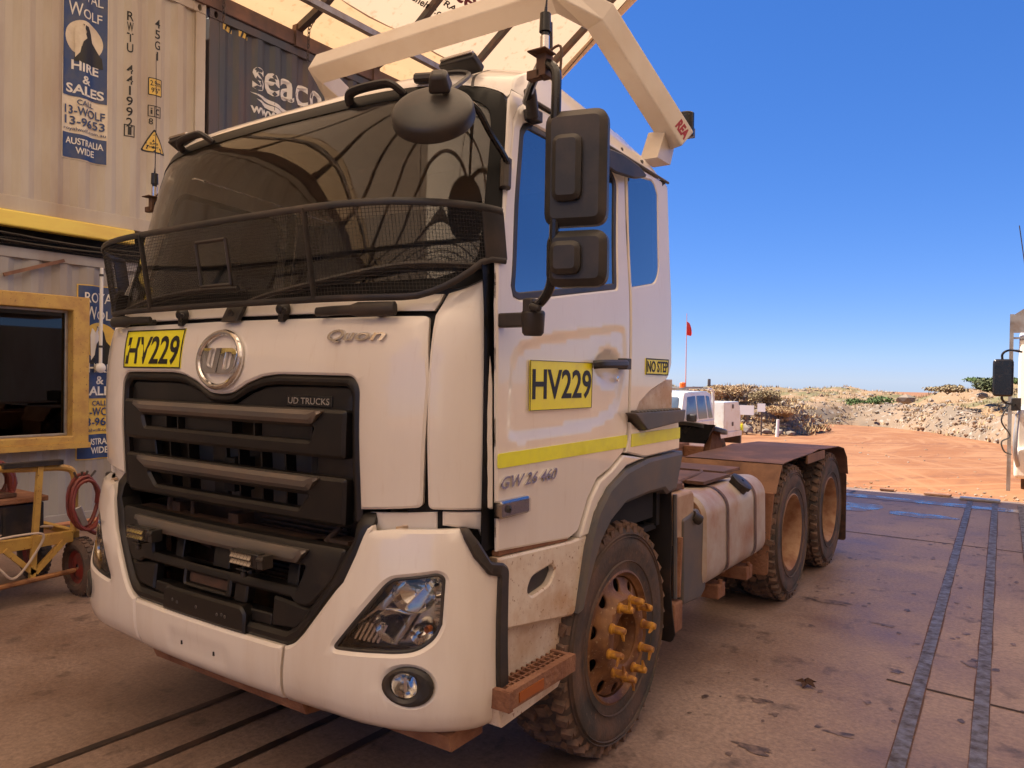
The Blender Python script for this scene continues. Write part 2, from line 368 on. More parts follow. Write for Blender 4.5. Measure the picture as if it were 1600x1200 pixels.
# ================================================================ TRUCK
def G(u, z, off=0.): return front(u, z, off, 1.24, 1.1, .11-.17*(z-1.98), .01, .455, .375)
def build_truck():
    T = thing('prime_mover', 'white prime mover truck with yellow number signs, mesh windscreen guard and mud-caked chassis', 'truck', (0, 3, 0))
    # --- dark inner shell that shows through the panel gaps
    mb = MB(); rows = []
    us = [-1.3-1.35]+[-1.3]+[-1.3+.1*k for k in range(1, 26)]+[1.3, 1.3+1.35]
    zs = [1.0+.07*k for k in range(14)]+[1.965]
    vs = [P(u, z, -.035) for z in zs for u in us]; n = len(us)
    mb.add(vs, [(i*n+j, i*n+j+1, (i+1)*n+j+1, (i+1)*n+j) for i in range(len(zs)-1) for j in range(n-1) if not (i < 10 and 4 < j < n-6)])
    mb.bbox((-1.2, 1.86, .95), (1.2, 1.9, 2.72)); mb.bbox((-1.19, .35, .93), (1.19, 1.88, .96))
    mb.build('cab_floor_and_back_wall', VOID, T)
    # --- hood with the grille opening
    opening = [(.757, 1.217), (.753, 1.655, .03), (.727, 1.698, .04), (.33, 1.70, .06), (.252, 1.689), (.165, 1.662), (.111, 1.636), (.065, 1.617, .03), (0, 1.613)]
    hood = sym([(0, 1.918), (.6, 1.914), (.953, 1.912, .02), (.976, 1.675), (.957, 1.243, .02), (.757, 1.217)]+opening[1:])
    MB().panel(rp(hood), P, .03, res=.055, r=.007).build('hood_panel', PAINT, T)
    # narrow return lip round the grille opening
    # --- cowl strip under the windscreen
    cow = sym([(0, 1.995), (.90, 1.995), (.925, 1.995), (.952, 1.932), (.6, 1.934), (0, 1.936)])
    MB().panel(cow, P, .03, res=.06, r=.004, off=-.004).build('cowl_panel', PAINT, T)
    # --- corner panels and pillars
    def mir(l, s, g=lambda u: u): return [(s*g(p[0]),)+tuple(p[1:]) for p in l]
    for s in (1, -1):
        MB().panel(rp(mir([(.972, 1.915), (.942, 1.997), (1.0, 2.018), (1.10, 2.06), (1.165, 2.12), (1.166, 2.12), (1.164, 1.957), (1.211, 1.67), (1.221, 1.40), (1.220, 1.235), (.976, 1.238, .02)], s)), P, .03, res=.05, r=.006).build('corner_panel', PAINT, T)
        MB().panel(rp(mir([(1.02, 1.228), (1.219, 1.226), (1.219, 1.10, .01), (1.20, 1.096, .02), (1.16, 1.165), (1.02, 1.18)], s)), P, .03, res=.05, r=.006, off=-.012).build('corner_lower_panel', PAINT, T)
        MB().panel(rp(mir([(1.167, 2.123), (1.178, 2.122), (1.27, 2.291), (1.298, 2.379), (1.325, 2.588), (1.328, 2.673), (1.36, 2.74), (1.42, 2.786), (1.42, 2.803), (1.30, 2.797), (1.25, 2.773), (1.208, 2.757), (1.209, 2.62), (1.194, 2.3), (1.177, 2.15)], s)), P, .04, res=.04, r=.004, off=.002).build('windscreen_pillar', PAINT, T)
        MB().panel(mir([(.77, 1.205), (1.0, 1.225), (1.0, 1.13), (.77, 1.11)], s), P, .02, res=.06, r=.003, off=-.03).build('headlamp_upper_panel', PAINT, T)
    # --- windscreen, frit band, rubber
    ws = [(0, 2.0), (.6, 2.0), (.90, 2.006), (1.0, 2.022, .04), (1.11, 2.07, .05), (1.170, 2.14, .04), (1.19, 2.3), (1.205, 2.62), (1.205, 2.735, .04), (1.13, 2.778, .05), (1.0, 2.799), (.78, 2.815), (.4, 2.832), (0, 2.84)]
    wso = rp(sym(ws)); wsi = rp(sym([(0, 2.045), (.6, 2.045), (.86, 2.052), (.96, 2.085, .05), (1.02, 2.14, .05), (1.045, 2.3), (1.069, 2.62), (1.055, 2.70, .03), (.985, 2.737, .04), (.78, 2.765), (.4, 2.783), (0, 2.792)]))
    g = MB().panel(wso, P, .005, res=.045, r=0., off=.0).build('windscreen', GLW, T)
    MB().panel(wso, P, .003, holes=[wsi], res=.07, r=.001, off=.0045).build('windscreen_border', BLKF, g)
    # --- roof shell
    zl = [(0, 2.846), (.4, 2.838), (.78, 2.821), (1.0, 2.805), (1.13, 2.784), (1.205, 2.762), (1.25, 2.777), (1.3, 2.80), (9, 2.80)]
    us = [k*.05 for k in range(0, 27)]+[1.32+.1*k for k in range(15)]
    zt = [0, .06, .15, .25, .35, .45, .55, .65, .73, .8, .86, .91, .95, .98, 1.0]
    mb = MB(); ring = [-u for u in us[::-1]]+us[1:]; vs = []
    for t in zt:
        for u in ring:
            z0 = lerp(zl, abs(u)); z = z0+(3.01-z0)*t
            yb = 1.93-.16*max(0, (z-2.8)/.21)**2
            if abs(u) > 1.3:
                x0, y0, _ = P(math.copysign(1.3, u), z); f = (abs(u)-1.3)/1.42
                f = min(f, 1); x0 += max(0, 1.24-x0)*.6*f*max(0, 1-1.25*t)-.02*max(0, f-.9)/.1; vs.append((math.copysign(1, u)*abs(x0) if u > 0 else -(abs(P(1.3, z)[0])+max(0, 1.24-abs(P(1.3, z)[0]))*.6*f*max(0, 1-1.25*t)-.02*max(0, f-.9)/.1), y0+(yb-y0)*f, z-.08*f))
            else: vs.append(P(u, z))
    n = len(ring); mb.add(vs, [(i*n+j, i*n+j+1, (i+1)*n+j+1, (i+1)*n+j) for i in range(len(zt)-1) for j in range(n-1)])
    top = [vs[(len(zt)-1)*n+j] for j in range(n)]; bot = [vs[j] for j in range(n)]
    c = (0, 1.45, 2.995); mb.add(top+[c], [(j, j+1, n) for j in range(n-1)]+[(n-1, 0, n)])
    mb.add([vs[i*n] for i in range(len(zt))]+[vs[i*n+n-1] for i in range(len(zt))], [(i, i+1, len(zt)+i+1, len(zt)+i) for i in range(len(zt)-1)])
    mb.build('roof', PAINT, T, smooth=50)
    mb = MB()
    for u0, u1 in ((-.945, -.93), (.93, .945)):      # roof seam
        mb.panel([(u0, 2.80), (u1, 2.80), (u1*.985, 2.96), (u0*.985, 2.96)], P, .004, res=.03, r=0, off=.0012)
    split_build(mb, 'roof_seam', GREYP, T)
    MB().tube([S(y, 2.797-.08*max(0, (y-.75)/1.18), .003) for y in (.76, 1.0, 1.4, 1.93)], .007, 6).build('roof_gutter', GREYP, T)
    # --- doors and rear quarters on both sides
    dfront = [(.402, 1.085), (.386, 1.408), (.379, 1.677), (.377, 1.957), (.396, 2.112), (.474, 2.291), (.501, 2.379), (.569, 2.587), (.591, 2.671), (.625, 2.726), (.68, 2.768), (.744, 2.783)]
    drear = [(1.268, 2.757), (1.466, 2.738), (1.455, 2.5), (1.440, 2.034), (1.425, 1.514), (1.412, 1.435), (1.38, 1.362), (1.25, 1.30), (1.135, 1.268), (1.055, 1.19), (.98, 1.065, .02), (.907, 1.048)]
    win = rp([(.476, 2.03), (.486, 1.994), (.522, 1.983, .03), (1.32, 2.104, .02), (1.387, 2.608, .05), (1.33, 2.665, .05), (.676, 2.695, .04), (.635, 2.645), (.572, 2.405)])
    win2 = inset(win if area(win) > 0 else win[::-1], .028)
    qwin = rp([(1.497, 2.665, .03), (1.76, 2.69, .05), (1.80, 2.63), (1.78, 2.238, .05), (1.728, 2.177, .05), (1.466, 2.13, .02)])
    swage = rp([(.462, 1.746), (.505, 1.81, .04), (.644, 1.852, .05), (1.313, 1.936, .05), (1.385, 1.93, .04), (1.395, 1.794, .05), (1.315, 1.562, .06), (1.104, 1.499, .08), (.50, 1.472, .04), (.448, 1.50, .03)])
    swc = swage if area(swage) > 0 else swage[::-1]
    hrec = ell(1.225, 1.755, .125, .085)
    def doff(p):
        d = dseg(p, swage); d = d if pip(p, swage) else -d; t = max(0, min(1, (d+.001)/.016)); o = -.006*t
        d = dseg(p, hrec); d = d if pip(p, hrec) else -d; t = max(0, min(1, d/.05)); return o-.018*t*t*(3-2*t)
    for fn, s in ((S, 1), (SM, -1)):
        for a, b, z0, z1 in ((.34, .43, 1.09, 2.1), (1.41, 1.475, 1.52, 2.72)): MB().panel([(a, z0), (b, z0), (b, z1), (a, z1)], fn, .004, res=.1, r=0, off=-.026).build('door_gap_dark_strip', BLKF, T)  # black strips set behind the gaps; their colour makes the seams dark
        d = MB().panel(rp(dfront+drear), fn, .013, holes=[win], res=.026 if s > 0 else .07, r=.006, offn=doff, extra=[swc, inset(swc, .015), hrec, inset(hrec, .03)] if s > 0 else []).build('door', PAINT, T)
        MB().panel(win, fn, .014, holes=[win2], res=.06, r=.003, off=-.004).build('window_frame', BLK, d)
        MB().panel(win2, fn, .004, res=.1, r=0, off=-.010).build('window', GLS, d)
        MB().panel(rp([(1.480, 2.735), (1.93, 2.708, .03), (1.93, 2.1), (1.925, 1.78), (1.88, 1.70, .05), (1.66, 1.64, .05), (1.545, 1.585), (1.49, 1.52, .02), (1.437, 1.518), (1.452, 2.034)]), fn, .03, holes=[qwin], res=.06, r=.006).build('rear_quarter_panel', PAINT, T)
        MB().panel(qwin, fn, .004, res=.1, r=0, off=-.003).build('quarter_window', GLS, T)
        MB().panel(rp([(1.54, 1.58), (1.66, 1.64), (1.88, 1.70), (1.99, 1.70), (1.99, 1.53), (1.50, 1.52)]), fn, .03, res=.06, r=.004, off=-.022).build('step_recess', PAINTD, T)
        mb = MB().prism([(1.39, 0), (2.0, 0), (1.98, -.06), (1.53, -.085)], lambda a, b, h: (s*(1.24+h), a, 1.545+b), -.05, .055)
        for k in range(14): mb.box((s*1.27, 1.44+k*.038, 1.549), (.045, .016, .012))
        mb.build('side_step_ledge', GREYP, T, bevel=.006)
        MB().panel(rp([(1.432, 1.50), (1.53, 1.458), (2.0, 1.485), (2.02, 1.40), (2.02, 1.335), (1.60, 1.325), (1.39, 1.362), (1.423, 1.435)]), fn, .05, res=.06, r=.006, off=.012).build('cab_side_extension', PAINT, T)
        # wheel-arch lip (white) + flare (black)
        MB().panel(rp([(1.372, 1.352), (1.25, 1.292), (1.142, 1.258), (1.066, 1.185), (.995, 1.065), (.985, 1.04), (1.07, 1.04), (1.13, 1.16), (1.22, 1.225), (1.40, 1.30), (1.6, 1.322)]), fn, .05, res=.06, r=.006, off=.01).build('arch_lip', PAINT, T)
        fo = [(2.03, 1.325), (1.6, 1.318), (1.36, 1.285), (1.20, 1.225), (1.09, 1.13), (1.02, 1.0), (.985, .88), (.945, .735)]
        fi = [(.98, .742), (1.02, .822), (1.075, .92), (1.13, 1.0), (1.22, 1.075), (1.36, 1.135), (1.6, 1.15), (1.79, 1.15), (1.84, 1.12), (1.95, 1.13)]
        MB().panel(rp(fo+fi), fn, .11, res=.07, r=.012, off=.035).build('wheel_arch_flare', GREYP, T)
        # side panel below door, step well
        oval = rp([(.59, .905, .03), (.62, .952, .04), (.77, .972, .03), (.79, .945, .03), (.75, .895, .04), (.62, .875, .03)])
        MB().panel(rp([(.40, 1.062), (.91, 1.035), (1.055, 1.04), (.95, .725, .03), (.43, .80)]), fn, .04, holes=[oval], res=.06, r=.006, off=.005).build('side_skirt', PAINTD, T)
        MB().panel(oval, fn, .01, res=.08, r=.004, off=-.02).build('step_hand_hole', BLK, T)
        MB().panel([(.42, 1.083), (.42, 1.064), (.905, 1.037), (.905, 1.058)], fn, .03, res=.1, r=.002, off=-.008).build('door_sill_tread', MUD, T)
        MB().panel([(.43, .80), (.91, .735), (.915, .58), (.80, .50), (.43, .50)], fn, .012, res=.1, r=.003, off=-.035).build('step_well', PAINTD, T)
        mb = MB(); z0 = .60
        mb.bbox((s*1.06, .376, z0-.06), (s*1.318, .40, z0+.01)); mb.bbox((s*1.285, .38, z0-.055), (s*1.315, .84, z0+.012)); mb.bbox((s*1.08, .82, z0-.045), (s*1.31, .84, z0+.01)); mb.bbox((s*1.08, .40, z0-.06), (s*1.285, .82, z0-.045))
        for k in range(1, 12): mb.bbox((s*1.085, .40+k*.035, z0-.03), (s*1.286, .409+k*.035, z0+.006))
        for k in range(1, 6): mb.bbox((s*(1.085+k*.034), .40, z0-.03), (s*(1.092+k*.034), .82, z0+.0045))
        st = mb.build('entry_step', MUD, T, smooth=0)
        MB().bbox((s*1.3155, .44, z0-.043), (s*1.319, .60, z0-.008)).build('reflector', AMB, st)
        MB().prism([(.38, -.055), (.84, -.055), (.78, -.11), (.40, -.13)], lambda a, b, h: (s*h, a, z0+b), 1.08, 1.27).build('step_underside', PAINTD, T)
    # door furniture on the near side
    h = MB()
    pts = spl([S(1.06, 1.758, .01), S(1.085, 1.762, .035), S(1.2, 1.765, .042), S(1.30, 1.768, .04), S(1.345, 1.768, .02)], 5)
    h.tube(pts, .016, 8, flat=(1.25, .9)); h.box(S(1.345, 1.768, .016), (.045, .05, .05)); h.build('door_handle', BLK, T, bevel=.006)
    MB().lathe([(0, .012), (.006, .012), (.007, .006), (.004, .002)], S(1.30, 1.70, .0), 'x', 14).build('door_lock', CHR, T)
    # drip visor above side window
    MB().panel(rp([(1.05, 2.715), (1.36, 2.726), (1.54, 2.705, .04), (1.605, 2.672, .03), (1.47, 2.632, .05), (1.285, 2.62), (1.05, 2.65)]), S, .012, res=.05, r=.006, off=.05).build('rain_visor', BLK, T)
    # marker lamps and repeaters
    l = MB().panel(rect(.385, 1.203, .575, 1.265, .012), S, .03, res=.1, r=.006, off=.022).build('side_repeater', CHRD, T)
    MB().panel(rect(.39, 1.207, .572, 1.26, .01), S, .003, res=.1, r=.002, off=.028).build('lamp_lens', LENS, l)
    MB().lathe([(0, .014), (.006, .014), (.009, .004)], S(.43, 1.235, .022), 'x', 12).build('bulb_cap', BLK, l)
    for s in (1, -1):
        m = Matrix.Rotation(s*.0, 3, 'Z') @ Matrix.Rotation(rad(-28), 3, 'X')
        k = MB().box((s*.93, .545, 2.905), (.17, .075, .03), m).build('roof_marker_lamp', BLK, T, bevel=.006)
        MB().box((s*.93, .538, 2.921), (.158, .066, .016), m).build('lamp_lens', CHRD, k, bevel=.004)
    for y in (1.50, 1.70): MB().lathe([(-.01, .010), (.01, .010), (.012, .004)], S(y, 2.79-.06*(y-1.5), -.03), 'x', 10).build('roof_bolt', GREYP, T)
    # --- lettering and signs
    def sign(fn, o, corners, s_, lx, name, border):
        b = MB().panel(corners, fn, .004, res=.05, r=.0005, off=o).build(name, YELS, T)
        if border:
            cc = corners if area(corners) > 0 else corners[::-1]; MB().panel(cc, fn, .002, holes=[inset(cc, border)], res=.05, r=0, off=o+.0013).build('sign_border', INK, b)
        lettering(s_, *lx, fn, .0008, INK, b, off=o+.001, bold=.016)
        return b
    sign(P, .005, [(-.756, 1.893), (-.287, 1.893), (-.281, 1.716), (-.739, 1.716)], 'HV229', (-.728, 1.733, -.305, 1.862), 'fleet_number_sign', .006)
    sign(S, .003, [(.587, 1.767), (1.067, 1.767), (1.062, 1.577), (.587, 1.577)], 'HV229', (.60, 1.618, 1.055, 1.735), 'fleet_number_sign', .002)
    sign(S, .004, [(1.603, 1.802), (1.874, 1.802), (1.868, 1.720), (1.60, 1.722)], 'NO STEP', (1.615, 1.735, 1.862, 1.790), 'no_step_sign', .006)
    MB().panel(rp([(.388, 1.432, .012), (1.412, 1.443), (1.412, 1.385), (.388, 1.380, .012)]), S, .003, res=.06, r=0, off=.003).build('reflective_stripe', YEL, T)
    MB().panel([(1.435, 1.446), (2.012, 1.450), (2.014, 1.392), (1.432, 1.386)], S, .003, res=.06, r=0, off=.0155).build('reflective_stripe', YEL, T)
    lettering('GW 26 460', .405, 1.305, .785, 1.350, S, .008, CHR, T, 'model_lettering', bold=.012, shear=.35)
    lettering('Quon', .598, 1.818, .832, 1.868, P, .012, CHR, T, 'name_lettering', bold=.014, shear=.3)
    # badge: ring with UD
    bc = (.0, 1.755); ring = spl([P((bc[0]+.135*math.cos(a))/1.0, bc[1]+.113*math.sin(a), .012) for a in [k*2*math.pi/32 for k in range(32)]], 2, True)
    bd = MB().tube(ring, .0135, 10, closed=True).build('round_badge', CHR, T)
    A = (lambda u, v, h: P(bc[0]+u+.18*v, bc[1]+v, h)); bw = .014
    mb = MB()
    mb.prism(rp([(-.118, .048), (-.058, .048), (-.072, .036), (-.072, -.02, .02), (-.055, -.034, .01), (-.03, -.034), (-.03, .048), (.0, .048), (.0, -.058), (-.07, -.058, .03), (-.108, -.03, .03), (-.108, .036)]), A, .004, .018)
    mb.panel(rp([(.006, .048), (.085, .048, .02), (.112, .03, .02), (.112, -.035, .03), (.085, -.058, .02), (.006, -.058)]), A, .014, holes=[rp([(.04, .03), (.07, .03, .01), (.08, .02, .01), (.08, -.03, .01), (.07, -.04, .01), (.04, -.04)])], res=.03, r=.001, off=.018)
    mb.build('badge_letters', CHR, bd, smooth=0)
    # --- grille
    op2 = [(.756, 1.16)]+opening[:1]+[(.751, 1.653, .03), (.725, 1.696, .04), (.33, 1.698, .06), (.252, 1.687), (.165, 1.66), (.111, 1.634), (.065, 1.615, .03), (0, 1.611)]
    inn = [(.0, 1.575), (.07, 1.578, .03), (.115, 1.60), (.165, 1.625), (.255, 1.652), (.33, 1.66, .05), (.70, 1.66, .03), (.72, 1.63, .02), (.724, 1.16)]
    GR = MB().panel(rp(sym([(0, 1.575)]+inn[1:]+[(.756, 1.16)]+op2[1:])), P, .09, res=.06, r=.01, off=-.006).build('grille_surround', GRIL, T)
    up_ = rp(sym([(0, 1.565), (.07, 1.568, .03), (.115, 1.59), (.165, 1.615), (.255, 1.642), (.33, 1.65, .05), (.695, 1.65, .02), (.722, 1.62, .02), (.722, 1.575), (0, 1.572)][:9]+[(0, 1.5651)])) if False else None
    MB().panel(rp(sym([(0, 1.574), (.07, 1.577, .03), (.115, 1.598), (.165, 1.622), (.255, 1.65), (.33, 1.658, .05), (.695, 1.658, .03), (.718, 1.63, .02), (.72, 1.56), (0, 1.555)])), P, .03, res=.06, r=.006, off=-.03).build('grille_upper_panel', GRIL, GR)
    nb = MB().panel(rect(.376, 1.578, .614, 1.62, .004), P, .006, res=.06, r=.001, off=-.025).build('name_plate', BLKG, GR)
    lettering('UD TRUCKS', .387, 1.586, .604, 1.611, P, .002, CHR, nb, off=-.024, bold=.01)
    # slabs: trapezoid plates carrying a bar and a slot
    def slab(zt, zb, w0, w1, sl, fn, off, barw, barh, name):
        slot = rp([(-sl[2], sl[0]), (sl[2], sl[0]), (sl[3], sl[1]), (-sl[3], sl[1])], .008)
        o = MB().panel(rp([(-w0, zt, .015), (w0, zt, .015), (w1, zb, .02), (-w1, zb, .02)]), fn, .05, holes=[slot], res=.06, r=.01, off=off).build(name, GRIL, GR)
        b = MB().panel(rp([(-barw, zt-.005, .01), (barw, zt-.005, .01), (barw-.055, zt-barh, .012), (-barw+.055, zt-barh, .012)]), fn, .03, res=.06, r=.012, off=off+.022).build('grille_bar', BARM, o)
        return o
    slab(1.572, 1.392, .715, .708, (1.504, 1.452, .555, .535), P, .012, .612, .055, 'grille_slat')
    slab(1.322, 1.143, .712, .70, (1.245, 1.190, .52, .47), P, .012, .59, .058, 'grille_slat')
    # ribs in slot 1, mesh screen, dark cavity, radiator
    mb = MB()
    for u0, u1 in ((-.535, -.40), (-.27, .06), (.24, .52)): mb.panel([(u0, 1.448), (u1, 1.448), (u1, 1.508), (u0, 1.508)], P, .01, res=.08, r=.002, off=-.02)
    for u in (-.38, -.29, .08, .22):  mb.panel([(u-.004, 1.445), (u+.004, 1.445), (u+.004, 1.51), (u-.004, 1.51)], P, .05, res=.08, r=0, off=.0)
    split_build(mb, 'slot_blanks', GRIL, GR)
    mb = MB()
    for u in (-.42, -.28, .07, .21, .35): mb.panel([(u-.005, 1.14), (u+.005, 1.14), (u+.005, 1.40), (u-.005, 1.40)], P, .05, res=.1, r=0, off=-.04)
    mb.panel([(-.13, 1.14), (-.04, 1.14), (-.04, 1.40), (-.13, 1.40)], P, .02, res=.1, r=.002, off=-.06)
    for s in (1, -1): mb.panel([(s*.52, 1.30), (s*.73, 1.30), (s*.73, 1.40), (s*.535, 1.40)], P, .03, res=.1, r=.004, off=-.035)
    split_build(mb, 'grille_ribs', GRIL, GR)
    MB().bbox((-.80, .42, .55), (.80, .44, 1.66)).build('radiator_core', ENG, T)
    mb = MB()
    for k in range(16): mb.bbox((-.0, .34, .80+k*.02), (.55, .36, .808+k*.02))
    mb.bbox((-.62, .30, .92), (.0, .33, 1.0)); mb.tube(spl([(-.35, .25, 1.12), (-.33, .24, 1.0), (-.28, .24, .95), (-.2, .25, .93)], 5), .012, 8); mb.tube(spl([(-.6, .3, 1.14), (-.5, .24, 1.02), (-.42, .26, .9)], 5), .02, 8)
    mb.tube(spl([(.62, .24, 1.12), (.58, .2, 1.05), (.66, .2, .98), (.72, .24, 1.1)], 5), .012, 8); mb.bbox((.60, .2, .86), (.70, .28, 1.08)); mb.bbox((-.5, .24, .86), (-.44, .3, 1.1)); mb.bbox((-.05, .22, .84), (.02, .3, 1.1))
    split_build(mb, 'radiator_pipes', ENG, T)
    mb = MB().bbox((-.05, .2, 1.2), (.02, .3, 1.34)); mb.bbox((.50, .2, 1.17), (.56, .26, 1.4)); split_build(mb, 'radiator_brackets', VOID, T)
    MB().bbox((.50, .20, 1.03), (.58, .24, 1.06)).build('red_hose_clamp', mat('red_plastic', (.25, .02, .02), .5), T)
    # --- bumper
    bo = [(.822, 1.215), (.833, 1.172, .03), (.814, 1.128), (.797, 1.06), (.763, .959), (.604, .754), (.557, .706, .03), (.505, .688, .03)]
    head = rp([(.738, .722, .03), (.78, .79), (.895, .978, .03), (.918, 1.0, .02), (1.052, 1.026, .02), (1.076, 1.01, .02), (1.077, .855), (1.058, .804, .04), (1.003, .76, .04), (.94, .748, .03), (.90, .744)])
    hs = lambda u: .735+(u-.735)*.83
    fogh = ell(.985, .645, .075, .066)
    for s in (1, -1):
        q = rp(mir([(.833, 1.172, .03), (.841, 1.15), (.91, 1.163), (1.10, 1.172), (1.125, 1.158), (1.165, 1.113), (1.222, 1.042), (1.285, 1.025), (1.31, 1.0), (1.335, .60), (1.32, .47), (1.2, .46), (1.05, .46), (.8, .456), (.487, .460, .01), (.498, .60), (.507, .687)], s)+mir(bo[-2:1:-1], s))
        bc_ = MB().panel(q, B, .03, holes=[[(s*a, b) for a, b in head], [(s*a, b) for a, b in fogh]], res=.05, r=.009).build('bumper_corner', PAINT, T)
        MB().panel(rp(mir([(.90, 1.155), (.93, 1.163), (1.08, 1.171), (1.08, 1.181), (.90, 1.165)], s)), (lambda u, z, o: tuple(Vector(B(u, 1.158+(abs(u)-.841)*.07, 0))+Vector((0, (z-1.15-(abs(u)-.841)*.05)*9, o)))), .012, res=.06, r=0, off=.008).build('bumper_ledge', PAINTD, bc_)
        # black edge trim
        tr = [(1.10, 1.175), (1.128, 1.176), (1.176, 1.13), (1.238, 1.055), (1.305, 1.043), (1.345, 1.018, .02), (1.38, .62), (1.377, .58), (1.35, .455), (1.30, .458), (1.32, .58), (1.29, .998), (1.232, 1.012), (1.165, 1.075), (1.125, 1.135)]
        MB().panel(rp(mir(tr, s), .008), B, .05, res=.05, r=.006, off=.016).build('bumper_edge_trim', BLK, T)
        # headlamp
        hd = [(s*a, b) for a, b in head]
        H = MB().panel(hd, B, .02, holes=[inset(hd if area(hd) > 0 else hd[::-1], .011)], res=.05, r=.003, off=-.006).build('headlamp', BLK, T)
        MB().panel(hd, B, .01, res=.05, r=0, off=-.075).build('reflector_bowl', CHRD, H)
        def bowl(u, z, r, dpt, m, nm, tilt=0., e=1.):
            u = hs(u); c = Vector(B(s*u, z, -.07)); mbb = MB()
            prof = [(-.0, r*.15), (.004, r*.4), (.02, r*.75), (dpt, r)]
            mbb.lathe([(-h, q) for h, q in prof], (0, 0, 0), 'y', 24)
            nx, ny, _ = (Vector(B(s*u, z, 1))-Vector(B(s*u, z, 0)))
            ang = math.atan2(nx, -ny); R_ = Matrix.Rotation(ang, 3, 'Z'); mbb.v = [tuple(R_ @ Vector((a*e, b, c_))+c) for a, b, c_ in mbb.v]
            return mbb.build(nm, m, H, smooth=30)
        bowl(1.03, .945, .062, .055, CHR, 'main_beam_bowl', e=1.25); bowl(.955, .835, .058, .05, CHR, 'dip_beam_bowl'); bowl(.955, .835, .026, .03, BLKG, 'projector_ring')
        bowl(1.11, .985, .04, .05, CHR, 'indicator_bowl'); bowl(1.07, .815, .04, .045, CHR, 'side_lamp_bowl')
        mb = MB()
        mb.panel(mir([(.80, .80), (.975, .985), (1.0, .985), (.93, .89), (1.01, .895), (1.0, .905), (1.09, 1.0), (1.105, .98), (1.06, .90), (.98, .77), (.955, .77), (1.02, .875), (.90, .88)], s, hs), B, .01, res=.05, r=.002, off=-.03)
        mb.build('bezel_strip', CHRD, H)
        mb = MB()
        for k in range(7): mb.panel(mir([(.79+k*.018, .765), (.799+k*.018, .765), (.83+k*.018, .83), (.82+k*.018, .83)], s, hs), B, .01, res=.1, r=0, off=-.04)
        for k in range(5): mb.panel(mir([(1.112, .86+k*.022), (1.14, .86+k*.022), (1.14, .87+k*.022), (1.112, .87+k*.022)], s, hs), B, .01, res=.1, r=0, off=-.03)
        split_build(mb, 'lens_ribs', CHR, H)
        MB().lathe([(-.02, .012), (0, .012), (.008, .006)], B(s*hs(1.10), .835, -.03), 'y', 12).build('bulb', AMB, H)
        MB().panel(hd, B, .003, res=.05, r=.001, off=-.010).build('lamp_lens', LENS, H)
        # fog lamp
        fh = [(s*a, b) for a, b in fogh]; fi_ = [(s*a, b) for a, b in ell(.974, .648, .040, .045, 24)]
        F_ = MB().panel(fh, B, .03, holes=[fi_], res=.03, r=.008, off=.012).build('fog_lamp', BLK, T)
        c = Vector(B(s*.974, .648, -.03)); R_ = Matrix.Rotation(math.atan2(*( (Vector(B(s*.974, .648, 1))-Vector(B(s*.974, .648, 0))).xy*Vector((1, -1)))), 3, 'Z')
        mb = MB().lathe([(.02, .005), (.0, .03), (-.02, .045), (-.028, .047)], (0, 0, 0), 'y', 24); mb.box((0, -.01, 0), (.012, .02, .05)); mb.v = [tuple(R_ @ Vector(q)+c) for q in mb.v]; mb.build('lamp_bowl', CHR, F_)
        mb = MB().lathe([(-.03, .042), (-.036, .03), (-.04, .012), (-.041, .001)], (0, 0, 0), 'y', 24); mb.v = [tuple(R_ @ Vector(q)+c) for q in mb.v]; mb.build('lamp_lens', LENS, F_)
    cb = MB().panel(rp(sym([(0, .687), (.497, .687, .01), (.488, .60), (.477, .460, .01), (0, .462)])), B, .03, res=.022, r=.009, off=.003,
                    offn=lambda p: .003-.006*max(0, min(1, (.012+(dseg(p, PLATE) if pip(p, PLATE) else -dseg(p, PLATE)))/.018))).build('bumper_centre', PAINT, T)
    for x in (-.12, .10): MB().box(B(x, .575, -.002), (.007, .006, .016)).build('plate_hole', INK, cb)
    # black insert inside the bumper opening
    ins = [(0, .686), (.505, .686, .03), (.556, .704, .03), (.604, .753), (.761, .957), (.795, 1.058), (.812, 1.127), (.831, 1.172, .03), (.822, 1.205), (.775, 1.205), (.775, 1.10), (.70, .955), (.55, .765), (.50, .735), (0, .735)]
    MB().panel(rp(sym(ins)), B, .10, res=.06, r=.012, off=-.012).build('bumper_insert', GRIL, T)
    lo = slab2 = None
    lslot = rp([(-.44, .985, .01), (.56, .985, .01), (.53, .90, .01), (-.42, .90, .01)])
    L_ = MB().panel(rp(sym([(0, 1.068), (.752, 1.068, .02), (.725, .985), (.69, .93, .03), (.60, .84, .03), (.53, .84, .02), (.50, .862), (0, .862)])), B, .06, holes=[lslot], res=.06, r=.008, off=-.02).build('lower_grille', GRIL, T)
    mb = MB().panel(rp([(-.595, 1.048, .01), (.58, 1.048, .01), (.53, .995, .012), (-.53, .995, .012)]), B, .03, res=.06, r=.012, off=.008); mb.build('grille_bar', BARM, L_)
    mb = MB()
    for x0, x1 in ((-.30, -.24), (-.02, .09), (.2, .23), (.44, .5)): mb.panel([(x0, .89), (x1, .89), (x1, .99), (x0, .99)], B, .02, res=.1, r=.003, off=-.055)
    split_build(mb, 'slot_posts', GRIL, L_)
    mb = MB().panel(sym([(0, 1.07), (.76, 1.07), (.76, 1.055), (0, 1.055)]), (lambda u, z, o: (u*1.0, .10+.055*abs(u)**2.2+(1.07-z)*9+.03, 1.06+o)), .01, res=.08, r=0); mb.build('grille_top_ledge', ENG, L_)
